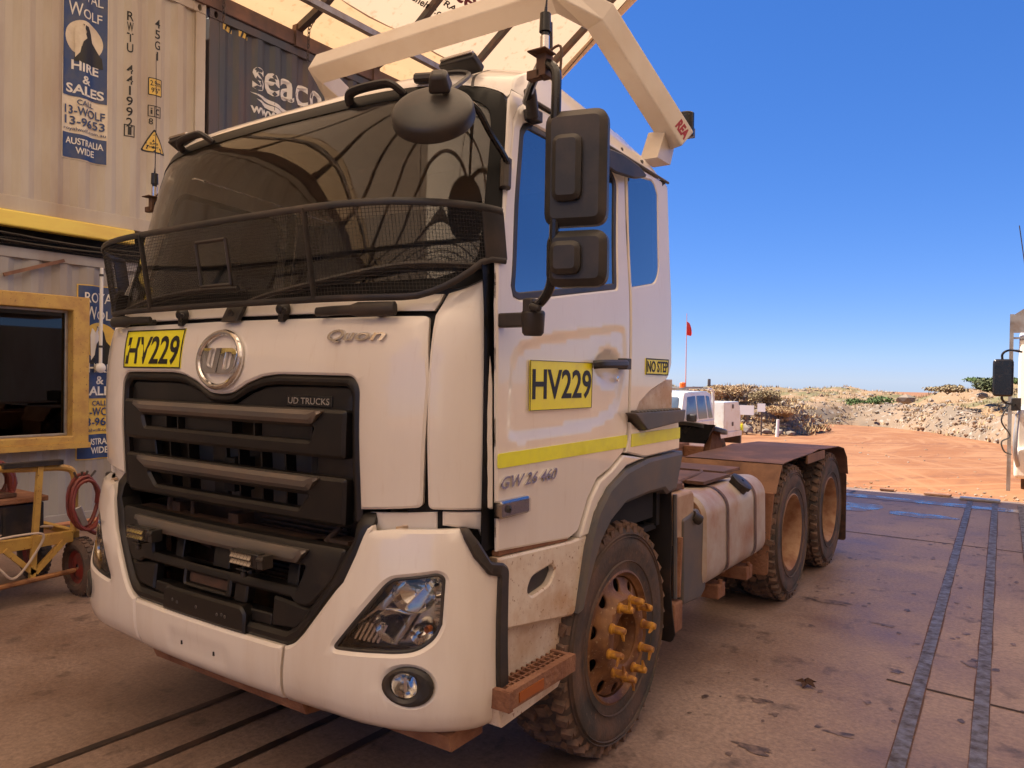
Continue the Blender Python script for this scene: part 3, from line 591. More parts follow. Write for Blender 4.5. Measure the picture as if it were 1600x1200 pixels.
    for s in (1, -1):
        MB().panel(rp(mir([(.50, .855), (.60, .83), (.68, .92), (.55, .70), (.50, .695), (.35, .70), (.36, .80), (.42, .83)][:0] or [(.40, .852), (.58, .836), (.655, .86), (.535, .745), (.40, .735)], s), .012), B, .04, res=.06, r=.008, off=-.03).build('tow_pocket_panel', GRIL, L_)
        MB().panel(rp(mir([(.20, .78), (.395, .78), (.395, .735), (.20, .735)], s), .006), B, .05, res=.06, r=.004, off=-.035).build('tow_pocket_sill', GRIL, L_)
    MB().panel(rp([(-.24, .792, .015), (.26, .792, .015), (.285, .765), (.285, .690), (-.27, .690), (-.27, .775)]), B, .05, res=.06, r=.008, off=.002).build('plate_holder', GRIL, L_)
    MB().panel(rect(-.17, .80, .16, .90, .02), B, .03, holes=[rect(-.15, .815, .13, .885, .01)], res=.06, r=.006, off=-.02).build('step_frame', GRIL, L_)
    MB().panel(rect(-.149, .816, .129, .884, .01), B, .02, res=.06, r=.003, off=-.04).build('step_plate', ENG, L_)
    MB().panel(rect(.17, .79, .25, .90, .02), B, .04, res=.06, r=.006, off=-.03).build('step_block', GRIL, L_)
    for k, x in enumerate((-.19, -.155, -.02, .12, .15, .17)): MB().lathe([(0, .007), (-.002, .007), (-.003, .003)], B(x, .742-.005*(k % 2), .003), 'y', 10).build('plate_stud', GREYP, L_)
    # led light bars on the lower bar
    for x in (-.415, .325):
        R_ = Matrix.Rotation(0, 3, 'Z'); c = Vector(B(x, .995, .05))
        q = MB().box(c, (.17, .04, .055)).build('led_light_bar', BLKG, T, bevel=.004)
        mb = MB()
        for i in range(6):
            for j in range(2): mb.lathe([(-.0215, .0105), (-.012, .003), (-.004, .001)], c+Vector((-.062+i*.0205, 0, -.0115+j*.023)), 'y', 10); mb.box(c+Vector((-.062+i*.0205, -.021, -.0115+j*.023)), (.0185, .004, .022), Matrix.Rotation(rad(-32), 3, 'X'))  # chrome squares added, pitched upward so the bars mirror the bright roof
        mb.build('led_reflectors', CHR, q)
        MB().box(c+Vector((-.011, -.0235, 0)), (.13, .002, .05)).build('lamp_lens', LENS, q)
        mb = MB(); mb.box(c+Vector((.10, .005, 0)), (.03, .05, .05)); mb.cyl(c+Vector((.085, -.02, .012)), c+Vector((.12, -.02, .012)), .008); mb.cyl(c+Vector((-.02, .0, -.03)), c+Vector((-.02, .0, -.07)), .006); mb.box(c+Vector((-.02, .01, -.045)), (.06, .05, .006)); mb.cyl(c+Vector((-.02, 0, -.055)), c+Vector((-.02, 0, -.075)), .012)
        split_build(mb, 'lamp_bracket', BLK, q, bevel=.002)
    # under-run beam
    mb = MB().prism([(.14, .47), (.17, .40), (.34, .38), (.36, .47)], lambda a, b, h: (h, a, b), -.50, .52); mb.build('underrun_beam', MUD, T)
    mb = MB().prism([(.25, .46), (.27, .40), (.45, .40), (.45, .47)], lambda a, b, h: (h, a, b), .521, 1.15); mb.build('underrun_beam', MUD, T)
    mb = MB().prism([(.25, .46), (.27, .40), (.45, .40), (.45, .47)], lambda a, b, h: (h, a, b), -1.15, -.501); mb.build('underrun_beam', MUD, T)
    # --- windscreen guard
    K = MB(); Gp = lambda u, z: Vector(G(u, z))
    botz = lambda u: 1.977 if abs(u) < .83 else 1.977+min(1, (abs(u)-.83)/.30)**1.5*.137
    topz = lambda u: 2.303-.018*max(0, (abs(u)-.8)/.4)
    ul = [k*.05-1.24 for k in range(50)]+[1.24]
    K.tube([Gp(u, topz(u)) for u in ul], .012, 8, flat=(1.15, .6)); K.tube([Gp(u, botz(u)) for u in ul], .011, 8, flat=(1.15, .6))
    for u in (-.445, .52): K.tube([Gp(u, botz(u)), Gp(u, topz(u))], .011, 8, flat=(.6, 1.2))
    for a, b in (((-.06, 2.055), (.12, 2.055)), ((.12, 2.055), (.12, 2.232)), ((.12, 2.232), (-.06, 2.232)), ((-.06, 2.232), (-.06, 2.055))): K.tube([Gp(*a)+Vector((0, -.004, 0)), Gp(*b)+Vector((0, -.004, 0))], .008, 6)
    pass
    GU = K.build('windscreen_guard', BLK, T)
    for s in (1, -1): MB().panel(rp(mir([(1.13, 2.292, .01), (1.25, 2.285, .01), (1.25, 2.115, .01), (1.13, 2.112)], s)), G, .006, res=.03, r=.001, off=.003).build('guard_end_plate', BLK, GU)
    mb = MB()
    for u, z in ((0., 1.965), ): mb.panel(rect(-.02, 1.912, .085, 1.985, .008), P, .02, res=.05, r=.002, off=.03)
    mb.lathe([(0, .018), (-.004, .02), (-.005, .012), (-.002, .006)], P(.03, 1.945, .03), 'y', 14); mb.build('guard_bracket', BLK, GU)
    W_ = MB(); hole = lambda u, z: -.06 < u < .12 and 2.055 < z < 2.232
    def wire(pts): W_.tube(pts, .0009, 4, caps=False)
    z = 1.99
    while z < 2.30:
        run = []
        for k in range(0, 111):
            u = -1.15+k*.0233
            if u > 1.15: break
            if z > botz(u) and not hole(u, z): run.append(Gp(u, z+.0006*math.sin(k*.9+z*70)))
            else:
                if len(run) > 1: wire(run)
                run = []
        if len(run) > 1: wire(run)
        z += .0127
    u = -1.145
    while u < 1.15:
        if -.06 < u < .12: wire([Gp(u, 1.98), Gp(u, 2.055)]); wire([Gp(u, 2.232), Gp(u, 2.30)])
        else: wire([Gp(u, botz(u)), Gp(u, (botz(u)+topz(u))/2), Gp(u, topz(u))])
        u += .0116
    W_.build('guard_mesh', MESHM, GU, smooth=0)
    # --- handles, hinges, wipers on the cowl
    for s in (1, -1):
        mb = MB().tube([P(s*.54, 1.935, .04), P(s*.62, 1.937, .042), P(s*.70, 1.937, .042), P(s*.73, 1.937, .045), P(s*.845, 1.937, .045)], [.019, .02, .02, .03, .028], 10, flat=(.95, .6)); mb.cyl(P(s*.56, 1.93, .0), P(s*.56, 1.928, .04), .012); mb.cyl(P(s*.79, 1.93, -.01), P(s*.79, 1.93, .04), .02)
        mb.build('cowl_handle', BLK, T, bevel=.003)
        mb = MB(); c = Vector(P(s*.33-.0, 1.955, .01)); mb.lathe([(0, .03), (-.02, .028), (-.035, .018), (-.04, .004)], c, 'y', 16); mb.tube(spl([c+Vector((.01, -.02, -.02)), c+Vector((.03, -.045, -.032)), c+Vector((.055, -.05, -.01))], 5), .006, 6); mb.lathe([(-.008, .004), (0, .010), (.008, .004)], c+Vector((.057, -.05, -.006)), 'y', 10); mb.box(c+Vector((0, -.01, -.035)), (.03, .03, .03))
        mb.build('wiper_spindle', BLK, T)
        # roof grab handles
        x0, x1 = (.40, .63); pts = [P(s*x0, 2.80, .0), P(s*(x0+.02), 2.825, .045), P(s*(x0+.06), 2.84, .055), P(s*(x1-.06), 2.84, .055), P(s*(x1-.02), 2.825, .045), P(s*x1, 2.80, .0)]
        MB().tube(spl(pts, 4), .017, 8, flat=(.8, 1.15)).build('roof_grab_handle', BLK, T)
    mb = MB()
    for a in ([(.10, 1.99), (.30, 2.03), (.70, 2.10), (1.02, 2.095)], [(-.85, 1.99), (-.6, 2.03), (-.3, 2.06), (.02, 2.055)]):
        mb.tube(spl([P(u, z, .03) for u, z in a], 4), [.011]*13, 6); mb.tube(spl([P(u+.04, z-.008, .015) for u, z in a[1:]], 4), .006, 5)
    split_build(mb, 'wiper_arms', BLK, T)
    # --- round front mirror and its arm
    c = Vector((1.17, .10, 2.56)); nz_ = Vector((.34, -.66, .62)).normalized(); ax = nz_.to_track_quat('Z', 'Y').to_matrix()
    mb = MB().lathe([(.036, .001), (.035, .03), (.031, .07), (.024, .102), (.016, .122), (.008, .131), (.0, .135), (-.03, .137), (-.037, .133), (-.036, .12), (-.036, .001)], (0, 0, 0), 'z', 48); mb.v = [tuple(ax @ Vector(q)+c) for q in mb.v]
    mr = mb.build('front_mirror', BLK, T, smooth=50)
    MB().box(c+Vector((.035, -.01, .085)), (.075, .07, .06), ax, .7).build('mirror_clamp', BLK, mr, bevel=.012)
    arm = spl([c+Vector((.03, .03, .075)), Vector((1.17, .20, 2.645)), Vector((1.19, .30, 2.625)), Vector((1.195, .38, 2.56)), Vector(P(1.236, 2.49, .03)), Vector(P(1.234, 2.42, .02))], 6)
    MB().tube(arm, .012, 8).build('mirror_arm', BLKG, mr)
    mb = MB().tube([P(1.236, 2.50, .012), P(1.232, 2.39, .015)], .022, 8, flat=(1, 1)); mb.build('arm_base', BLK, mr)
    mb = MB().tube([P(.68, 2.855, .03), P(.80, 2.845, .03)], .02, 8); mb.tube(spl([P(.78, 2.86, .03), P(.86, 2.855, .05), P(.93, 2.82, .08), (1.17, .16, 2.63)], 5), .01, 6); mb.build('mirror_upper_stay', BLK, mr)
    # --- main door mirrors (near side and far side)
    for s in (1,):
        def q(x, y, z): return (s*x, y, z)
        mroot = None
        a1 = spl([q(1.16, .66, 2.76), q(1.28, .52, 2.765), q(1.42, .36, 2.745), q(1.49, .33, 2.70), q(1.502, .32, 2.62), q(1.50, .32, 2.45), q(1.503, .32, 2.20), q(1.498, .32, 2.07), q(1.485, .33, 2.0), q(1.44, .35, 1.955), q(1.385, .38, 1.94)], 5)
        mroot = MB().tube(a1, .0165, 10).build('door_mirror', BLKG, T)
        # plates face rearwards: plane spanned by d (outwards) and z
        d = Vector((s*.965, .26, 0)); nn = Vector((-s*.26, .965, 0))
        def plate(cx, cy, cz, w, h, r, nm, blk):
            c = Vector((s*cx, cy, cz)); f = lambda a, b, o: tuple(c+d*a+Vector((0, 0, b))-nn*o)
            k = MB().panel(rect(-w/2, -h/2, w/2, h/2, r), f, .05, res=.05, r=.018, off=.03).build(nm, BLK, mroot)
            MB().panel(rect(-w/2+.012, -h/2+.012, w/2-.012, h/2-.012, r*.9), f, .003, res=.3, r=0, off=-.0215).build('mirror_glass', CHR, k)
            bx, bz, bw, bh = blk; MB().panel(rect(bx-bw/2, bz-bh/2, bx+bw/2, bz+bh/2, .03), f, .03, res=.04, r=.012, off=.058).build('mirror_motor_cover', BLK, k)
        plate(1.565, .35, 2.375, .205, .37, .045, 'mirror_housing', (-.022, -.005, .095, .21))
        plate(1.573, .35, 2.085, .20, .18, .045, 'mirror_housing', (-.03, .0, .10, .105))
        mb = MB(); mb.lathe([(-.05, .03), (-.04, .038), (.03, .042), (.035, .036)], q(1.375, .40, 1.895), 'z', 16); mb.box(q(1.375, .385, 1.945), (.04, .05, .05)); mb.cyl(q(1.395, .35, 1.94), q(1.44, .34, 1.93), .012)
        mb.box(q(1.165, .70, 2.715), (.05, .07, .045)); mb.cyl(q(1.18, .68, 2.70), q(1.20, .62, 2.79), .024); mb.box(q(1.30, .40, 1.90), (.12, .04, .05))
        split_build(mb, 'mirror_bracket', BLK, mroot, bevel=.006)
    # whip aerials (base on the mirror arm)
    for s, h, x, y, z in ((1, 1.0, 1.44, .345, 2.75), (-1, .62, -1.31, .61, 2.66)):
        A_ = MB(); A_.cyl((x, y, z+.02), (x, y, z+.09), .013); A_.cyl((x, y, z+.09), (x, y, z+.15), .02, .018); A_.tube([(x, y, z+.15), (x+.004, y, z+.19), (x+.01, y, z+.19+h*.4), (x+.02, y-.01, z+.19+h)], [.006, .003, .0022, .0016], 6)
        ar = A_.build('whip_aerial', BLKG, T); MB().cyl((x, y, z+.022), (x, y, z+.075), .0155).build('aerial_sleeve', CHR, ar)
        mb = MB().box((x, y, z-.02), (.035, .05, .08)); mb.box((x, y-.02, z+.015), (.07, .07, .006)); mb.tube(spl([(x+.01, y, z+.02), (x+.06, y, z+.03), (x+.06, y, z-.06)], 5), .005, 6); mb.box((x-.03, y-.01, z-.05), (.05, .03, .03)); mb.build('aerial_bracket', mat('rusty_bracket', (.12, .06, .03), .6), ar, bevel=.003)
    # --- overhead load bar behind the cab roof
    mb = MB(); sec = lambda pts: mb.tube(pts, .088, 4, caps=True)
    left = [(1.18, 2.13, 2.985), (.955, 1.62, 3.515), (.84, 1.38, 3.555)]
    pth = [Vector(p) for p in left]+[Vector((-p[0], p[1], p[2])) for p in left[::-1]]
    mb.tube(pth, .088, 4)
    LB = mb.build('overhead_load_bar', PAINTB, T, smooth=0, bevel=.008)
    for s in (1, -1):
        MB().prism([(1.93, 2.86), (2.10, 2.86), (2.16, 2.99), (2.03, 3.03)], lambda a, b, h: (s*(1.09+h), a, b), -.05, .05).build('bar_foot', PAINTB, LB)
    e = Vector((1.18, 2.13, 2.985)); dv = (e-Vector(left[1])).normalized()
    MB().cyl(e+Vector((.02, .03, .03)), e+Vector((.02, .03, .16)), .045).build('work_lamp', BLKG, LB, bevel=.006)
    MB().box(e+Vector((.03, .1, .07)), (.02, .03, .05)).build('lamp_bracket', GREYP, LB)
    a_, b_ = Vector(left[0]), Vector(left[1]); dd = (b_-a_).normalized(); uu = Vector((0, 0, 1)); uu = (uu-dd*uu.dot(dd)).normalized(); oo = dd.cross(uu); oo = oo if oo.x > 0 else -oo
    lettering('REA', -.045, -.03, .045, .035, lambda u, v, o: tuple(a_+dd*.06-dd*u+uu*v+oo*(.0625+o)), .001, mat('logo_red', (.35, .03, .05), .5), LB, bold=.05)
    MB().tube([(-1.15, .60, 2.62), (-1.31, .61, 2.64)], .014, 6).build('aerial_arm', BLK, T)
    MB().tube([(.69, 1.6, 2.95), (.705, 1.55, 3.52)], .012, 8).build('roof_stay', STEELP, LB)
    return T
STEELP = mat('dark_stay_steel', (.06, .055, .05), .4)
PLATE = [(-.215, .607), (.185, .607), (.180, .540), (-.218, .540)]
TRUCK = build_truck()

# ---------------------------------------------------------------- truck: wheels, chassis, interior
def tyre_mesh(x0, c, R, w, s, lugs=40):
    """tyre whose outer sidewall is at x0, running inwards by w"""
    pr = [(-.02, .285), (.0, .30), (-.004, .33), (.012, .40), (.012, .44), (-.002, .485), (-.022, .505), (-.04, R-.014), (-w/2, R-.008), (-w+.04, R-.014), (-w+.022, .505), (-w+.0, .485), (-w-.012, .42), (-w, .30), (-w+.02, .285)]
    mb = MB().lathe([(s*(x0+h), r) for h, r in pr], (0, c[1], c[2]), 'x', 72)
    for r, d in ((.345, .0035), (.47, .003), (.455, .003)): mb.lathe([(s*(x0+.009+.0*d), r-.004), (s*(x0+.0125+d), r), (s*(x0+.009), r+.004)], (0, c[1], c[2]), 'x', 72, mi=0)
    for k in range(lugs):
        for row in range(4):
            a = 2*math.pi*(k+(.5 if row % 2 else 0))/lugs; q = Matrix.Rotation(a, 3, 'X')
            hx = -.030-(w-.06)*row/3; ww = .055 if row in (0, 3) else .066; rr = R-.004 if row in (1, 2) else R-.012
            o = q @ Vector((0, 0, rr)); rot = q @ Matrix.Rotation(rad(20 if row % 2 else -20), 3, 'Z') @ Matrix.Rotation(rad(0 if row in (1, 2) else (14 if row == 0 else -14)*s), 3, 'Y')
            mb.box(Vector((s*(x0+hx), c[1], c[2]))+o, (ww, .050, .026), rot, .86, mi=1)
            if row in (0, 3):
                o2 = q @ Vector((0, 0, R-.045)); mb.box(Vector((s*(x0+hx+(.022 if row == 0 else -.022)), c[1], c[2]))+o2, (.02, .042, .05), q, .8, mi=1)
    return mb
def front_wheel(T, y, s):
    c = (0, y, .515); X = 1.235; XN = X+.014
    pr = [(.0, .302), (.004, .292), (-.012, .284), (-.02, .272), (-.06, .27), (-.12, .266)]
    R_ = MB().lathe([(s*(X+h), r) for h, r in pr], c, 'x', 64)
    prof = [(.268, -.028), (.228, -.016), (.205, -.004), (.198, .024), (.188, .036), (.135, .036), (.118, .03)]
    def hz(r):
        t = sorted((a, b) for a, b in prof); return lerp(t, r)
    f = lambda a, b, o: (s*(X+hz(math.hypot(a, b))+o), y+a, c[2]+b)
    holes = [ell(.2345*math.cos(2*math.pi*(k+.5)/10), .2345*math.sin(2*math.pi*(k+.5)/10), .027, .030, 18) for k in range(10)]
    R_.panel(ell(0, 0, .267, .267, 64), f, .01, holes=holes+[ell(0, 0, .118, .118, 40)], res=.022, r=.002)
    w_ = R_.build('wheel', RIM, T, smooth=40)
    MB().lathe([(s*(X-.11), .27), (s*(X-.13), .2), (s*(X-.13), .02)], c, 'x', 40).build('brake_drum', VOID, w_)
    MB().lathe([(s*(X+.028), .12), (s*(X+.0), .114), (s*(X-.04), .105), (s*(X-.045), .085), (s*(X-.03), .075), (s*(X-.035), .02), (s*(X-.036), .001)], c, 'x', 40).build('hub', RIM, w_)
    mb = tyre_mesh(X, c, .525, .29, s); mb.build('tyre', [RUB, RUBT], w_, smooth=35)
    for k in range(10):
        a = 2*math.pi*(k+.2)/10; ny, nz = y+.172*math.cos(a), c[2]+.172*math.sin(a)
        mb = MB().lathe([(s*(XN+.02), .024), (s*(XN+.03), .024), (s*(XN+.034), .0185), (s*(XN+.075), .0175), (s*(XN+.09), .013), (s*(XN+.092), .002)], (0, ny, nz), 'x', 14)
        aa = random.uniform(0, 6.28); q = Matrix.Rotation(aa, 3, 'X')
        mb.prism([(-.017, -.0), (.017, -.0), (0, .05)], lambda u, v, h: tuple(q @ Vector((h, u, v))+Vector((0, ny, nz))), s*(XN+.072), s*(XN+.082))
        mb.build('wheel_nut', NUTY, w_)
def rear_wheel(T, y, s):
    c = (0, y, .515); X = 1.235
    R_ = MB().lathe([(s*(X+h), r) for h, r in [(.0, .302), (.004, .292), (-.012, .284), (-.03, .272), (-.10, .262), (-.13, .25), (-.17, .245), (-.19, .20), (-.195, .13), (-.15, .12), (-.11, .10), (-.105, .001)]], c, 'x', 64)
    w_ = R_.build('wheel', RIMR, T)
    tyre_mesh(X, c, .525, .28, s).build('tyre', [RUB, RUBT], w_)
    tyre_mesh(X-.33, c, .525, .28, s).build('inner_tyre', [RUB, RUBT], w_)
    for k in range(10):
        a = 2*math.pi*k/10; MB().lathe([(s*(X-.195), .02), (s*(X-.165), .02), (s*(X-.16), .004)], (0, y+.165*math.cos(a), c[2]+.165*math.sin(a)), 'x', 8).build('wheel_nut', RIMR, w_)
def build_chassis(T):
    for s in (1, -1):
        front_wheel(T, 1.385, s)
        for y in (4.39, 5.70): rear_wheel(T, y, s)
    # inner wheel house and front mudflap
    for s in (1, -1):
        pts = [(1.385+.60*math.cos(a), .53+.60*math.sin(a)) for a in [rad(k) for k in range(20, 181, 10)]]
        mb = MB(); vs = [(s*x, a, b) for x in (.75, 1.16) for a, b in pts]; n = len(pts)
        mb.add(vs, [(i, i+1, n+i+1, n+i) for i in range(n-1)]); mb.bbox((s*.73, .80, .5), (s*.75, 2.0, 1.13)); mb.build('wheel_house', VOID, T)
        f = lambda a, b, o: (a, 1.99+.35*max(0, .6-b)+.02*math.sin(a*9)+o, b)
        mb = MB().panel(rp([(s*.80, 1.14), (s*1.235, 1.14, .02), (s*1.245, .9), (s*1.235, .34), (s*1.21, .29, .02), (s*.80, .29, .02)]), f, .012, res=.1, r=.003); mb.build('mudflap', mat('mudflap_rubber', (.022, .017, .015), .8, c2=(.09, .045, .028), scale=4, lo=.5, hi=.75) if s > 0 else RUB, T)
        MB().tube([(s*1.25, 1.98, 1.10), (s*1.252, 2.0, .55)], .012, 6).build('mudflap_stay', GREYP, T)
    # chassis rails and cross members
    for s in (1, -1): MB().bbox((s*.38, .5, .72), (s*.46, 6.35, 1.0)).build('chassis_rail', MUD, T, bevel=.01)
    for y in (.9, 2.2, 3.3, 4.0, 5.05, 6.2): MB().bbox((-.37, y-.05, .75), (.37, y+.05, .97)).build('cross_member', MUD, T)
    for y in (1.385, 4.39, 5.70): MB().cyl((-.95, y, .515), (.95, y, .515), .07 if y < 2 else .09).build('axle', MUD, T)
    MB().bbox((-.36, .6, .55), (.36, 1.85, .95)).build('engine_block', VOID, T)
    for y in (4.39, 5.7):
        MB().lathe([(-.12, .03), (-.1, .18), (0, .23), (.1, .18), (.12, .03)], (0, y, .515), 'y', 20).build('differential', MUD, T)
    mb = MB()
    for k in range(5): mb.tube(spl([(.2+.05*k, 2.0, 1.06+.02*(k % 3)), (.3+.04*k, 2.3, 1.10-.02*(k % 2)), (.32+.05*k, 2.9, 1.03+.01*k), (.3+.03*k, 3.7, 1.03)], 5), .015, 6)
    for x in (.5, .75, .95): mb.bbox((x, 2.05, .98), (x+.16, 2.45, 1.05+.03*(x > .6)))
    split_build(mb, 'air_hose_and_bracket', MUD, T)
    MB().bbox((.2, 2.55, 1.0), (.9, 2.62, 1.10)).build('deck_bracket', PANELB, T, bevel=.01)
    for x, y, dx, dy in ((.55, 2.8, .55, .5), (.52, 3.4, .5, .35)): MB().bbox((x, y, 1.045), (x+dx, y+dy, 1.065)).build('deck_plate', FEND, T)
    # urea canister, grey cover, step frame
    f = lambda x0: (lambda a, b, h: (h, a, b))
    c = MB().prism(rp([(2.11, 1.075), (2.36, 1.075), (2.39, 1.05), (2.39, .93), (2.33, .91), (2.32, .79), (2.13, .79)], .025), f(0), .92, 1.20).build('coolant_canister', mat('tan_plastic', (.46, .32, .21), .5, c2=(.36, .2, .11), scale=5), T, bevel=.018, seg=3)
    MB().bbox((.98, 2.12, 1.078), (1.15, 2.34, 1.12)).build('canister_lid', FEND, c, bevel=.008)
    MB().cyl((1.2, 2.36, .93), (1.23, 2.40, .90), .03).build('filler_cap', BLK, c)
    k = MB().prism(rp([(2.20, .93), (2.44, .96), (2.565, .84), (2.575, .47), (2.50, .43), (2.22, .45)], .02), f(0), .75, 1.21).build('battery_cover', GREYP, T, bevel=.03, seg=3)
    MB().bbox((1.1, 2.05, .34), (1.23, 2.17, .50)).build('side_bracket', MUD, T, bevel=.01); MB().tube([(1.2, 2.14, .52), (1.2, 2.16, .84)], .025, 8).build('support_post', MUD, T)
    # fuel tank: lies along Y, end faces the camera
    tp = rp([(.64, .99), (1.14, 1.03, .10), (1.225, .95, .11), (1.235, .52, .12), (1.12, .44, .10), (.64, .44, .05)], .08)
    TK = MB().panel(tp, lambda a, b, o: (a, 2.50-o, b), 1.18, res=.3, r=.02).build('fuel_tank', TANK, T)
    MB().panel(inset(tp if area(tp) > 0 else tp[::-1], .022), lambda a, b, o: (a, 2.497-o, b), .004, res=.12, r=.002).build('tank_end', TANKD, TK)
    MB().lathe([(0, .12), (-.012, .10), (-.004, .09)], (1.0, 2.494, .80), 'y', 24, a0=.2, a1=2.6).build('end_pressing', TANKD, TK)
    tpo = [(a, b) for a, b in tp]
    for y in (2.86, 3.42):
        q = tp if area(tp) > 0 else tp[::-1]; o_ = inset(q, -.008); mb = MB()
        vs = [(a, yy, b) for yy in (y, y+.035) for a, b in o_]; n = len(o_); mb.add(vs, [(i, (i+1) % n, n+(i+1) % n, n+i) for i in range(n)])
        st = mb.build('tank_strap', FEND, TK); MB().cyl((1.19, y+.017, .455), (1.19, y+.017, .36), .014).build('strap_bolt', MUD, st)
        MB().bbox((.46, y-.04, .34), (1.2, y+.09, .43)).build('tank_bracket', MUD, T, bevel=.008)
    mb = MB().lathe([(0, .065), (.03, .065), (.034, .05), (.036, .01)], (0, 0, 0), 'z', 24); q = Matrix.Rotation(rad(38), 3, 'Y'); mb.lathe([(.034, .075), (.06, .075), (.066, .06), (.067, .01)], (0, 0, 0), 'z', 24)
    mb.v = [tuple(q @ Vector(a)+Vector((1.165, 3.24, .985))) for a in mb.v]; mb.build('fuel_cap', BLK, TK)
    MB().lathe([(0, .06), (.05, .06), (.055, .05), (.057, .001)], (.98, 2.62, 1.01), 'z', 20).build('sender_unit', TANKD, TK)
    MB().tube(spl([(.98, 2.62, 1.06), (.96, 2.9, 1.07), (.9, 3.3, 1.06), (.7, 3.7, 1.05)], 6), .012, 6).build('tank_hose', FEND, TK)
    # rear mudguards
    for s in (1, -1):
        prof = [(3.84, .30), (3.84, .62), (3.85, .86), (4.015, 1.083), (4.06, 1.088), (4.3, 1.095), (4.9, 1.10), (5.15, 1.115), (5.4, 1.10), (5.95, 1.085), (6.2, 1.05), (6.36, .95), (6.43, .78)]
        mb = MB(); n = len(prof)
        vs = [(s*x, a, b) for x in (.50, 1.255) for a, b in prof]+[(s*x, a, b-.006) for x in (.50, 1.255) for a, b in prof]
        mb.add(vs[2*n+0:] and vs, [(i, i+1, n+i+1, n+i) for i in range(3, n-1)]+[(2*n+i, 3*n+i, 3*n+i+1, 2*n+i+1) for i in range(3, n-1)]+[(n+i, n+i+1, 3*n+i+1, 3*n+i) for i in range(3, n-1)])
        mg = mb.build('rear_mudguard', FEND, T, smooth=40)
        MB().prism([(.38, .0), (1.25, .0), (1.25, -.06), (.38, -.06)], lambda a, b, h: (s*a, h, 1.08+b), 4.02, 4.03).build('mudguard_lip', PANELB, mg)
        MB().panel([(.40, 1.075), (1.252, 1.075), (1.24, .87), (.40, .87)], lambda a, b, o: (s*a, 4.012-(1.075-b)*.55-o*1, b), .01, res=.2, r=.002).build('mudguard_front_panel', PANELB, mg)
        MB().panel(rp([(.62, .88), (1.235, .88), (1.205, .45), (1.2, .27, .03), (.62, .27)]), lambda a, b, o: (s*a, 3.865-.0*b-o, b), .02, res=.1, r=.004).build('mudguard_lower_flap', MUD, mg)
        MB().bbox((s*1.245, 4.75, 1.02), (s*1.262, 5.35, 1.09)).build('mudguard_side_plate', PANELB, mg)
        MB().panel(rect(.62, .10, 1.24, .78, .03), lambda a, b, o: (s*a, 6.44+.1*(.78-b)*.3+o, b), .015, res=.15, r=.004).build('rear_mudflap', mat('rear_flap_rubber', (.05, .03, .022), .85, c2=(.14, .065, .04), scale=5) if s > 0 else RUB, T)
    # fifth wheel
    mb = MB(); tilt = Matrix.Rotation(rad(-9), 3, 'X'); c = Vector((0, 5.0, 1.28))
    pl = rp([(-.46, -.30, .2), (.46, -.30, .2), (.50, .05, .1), (.32, .42, .1), (.12, .50), (.05, .1), (-.05, .1), (-.12, .50), (-.32, .42, .1), (-.50, .05, .1)])
    f = lambda a, b, o: tuple(c+tilt @ Vector((a, b, o-.16*max(0, (abs(a)-.25))**1.2)))
    mb.panel(pl, f, .04, res=.08, r=.01); FW = mb.build('fifth_wheel', mat('greasy_steel', (.012, .011, .011), .35, c2=(.03, .02, .015), scale=6), T)
    MB().prism([(-.48, 0), (.48, 0), (.40, -.17), (-.40, -.17)], lambda a, b, h: tuple(c+tilt @ Vector((a, -.28+h, b-.02))), 0, .03).build('fifth_wheel_skirt', BLKG, FW)
    for s in (1, -1): MB().prism([(4.80, 1.0), (5.2, 1.0), (5.08, 1.26), (4.92, 1.26)], lambda a, b, h: (s*h, a, b), .34, .40).build('pedestal', MUD, FW, bevel=.006)
    # interior
    MB().prism([(.36, 1.93), (.80, 1.90), (.82, 1.75), (.84, 1.1), (.40, 1.1)], lambda a, b, h: (h, a, b), -1.17, 1.17).build('dashboard', INTR, T, bevel=.03)
    MB().bbox((-.5, .62, 1.88), (-.02, .84, 2.0)).build('instrument_hood', INTR, T, bevel=.03)
    MB().bbox((-1.1, 1.70, 1.1), (1.1, 1.74, 2.7)).build('cab_rear_trim', SEAT, T)
    for x in (-.62, .62):
        st = MB().box((x, 1.30, 2.02), (.52, .16, .72), Matrix.Rotation(rad(-8), 3, 'X'), .82).build('seat', SEAT, T, bevel=.06, seg=3); MB().box((x, 1.37, 2.48), (.30, .12, .20)).build('headrest', SEAT, st, bevel=.05, seg=3)
        MB().bbox((x-.26, .85, 1.50), (x+.26, 1.4, 1.66)).build('seat_cushion', SEAT, st, bevel=.05)
    q = Matrix.Rotation(rad(32), 3, 'X'); c = Vector((-.62, .80, 2.02))
    sw = MB().tube([c+q @ Vector((.225*math.cos(a), .225*math.sin(a), 0)) for a in [k*2*math.pi/32 for k in range(32)]], .017, 8, closed=True).build('steering_wheel', BLK, T)
    mb = MB(); mb.box(c-q @ Vector((0, .03, .02)), (.40, .05, .02), q); mb.box(c-q @ Vector((0, .05, .03)), (.14, .12, .04), q); mb.cyl(c, c-q @ Vector((0, 0, .3)), .04); mb.build('wheel_spokes', BLK, sw)
build_chassis(TRUCK)

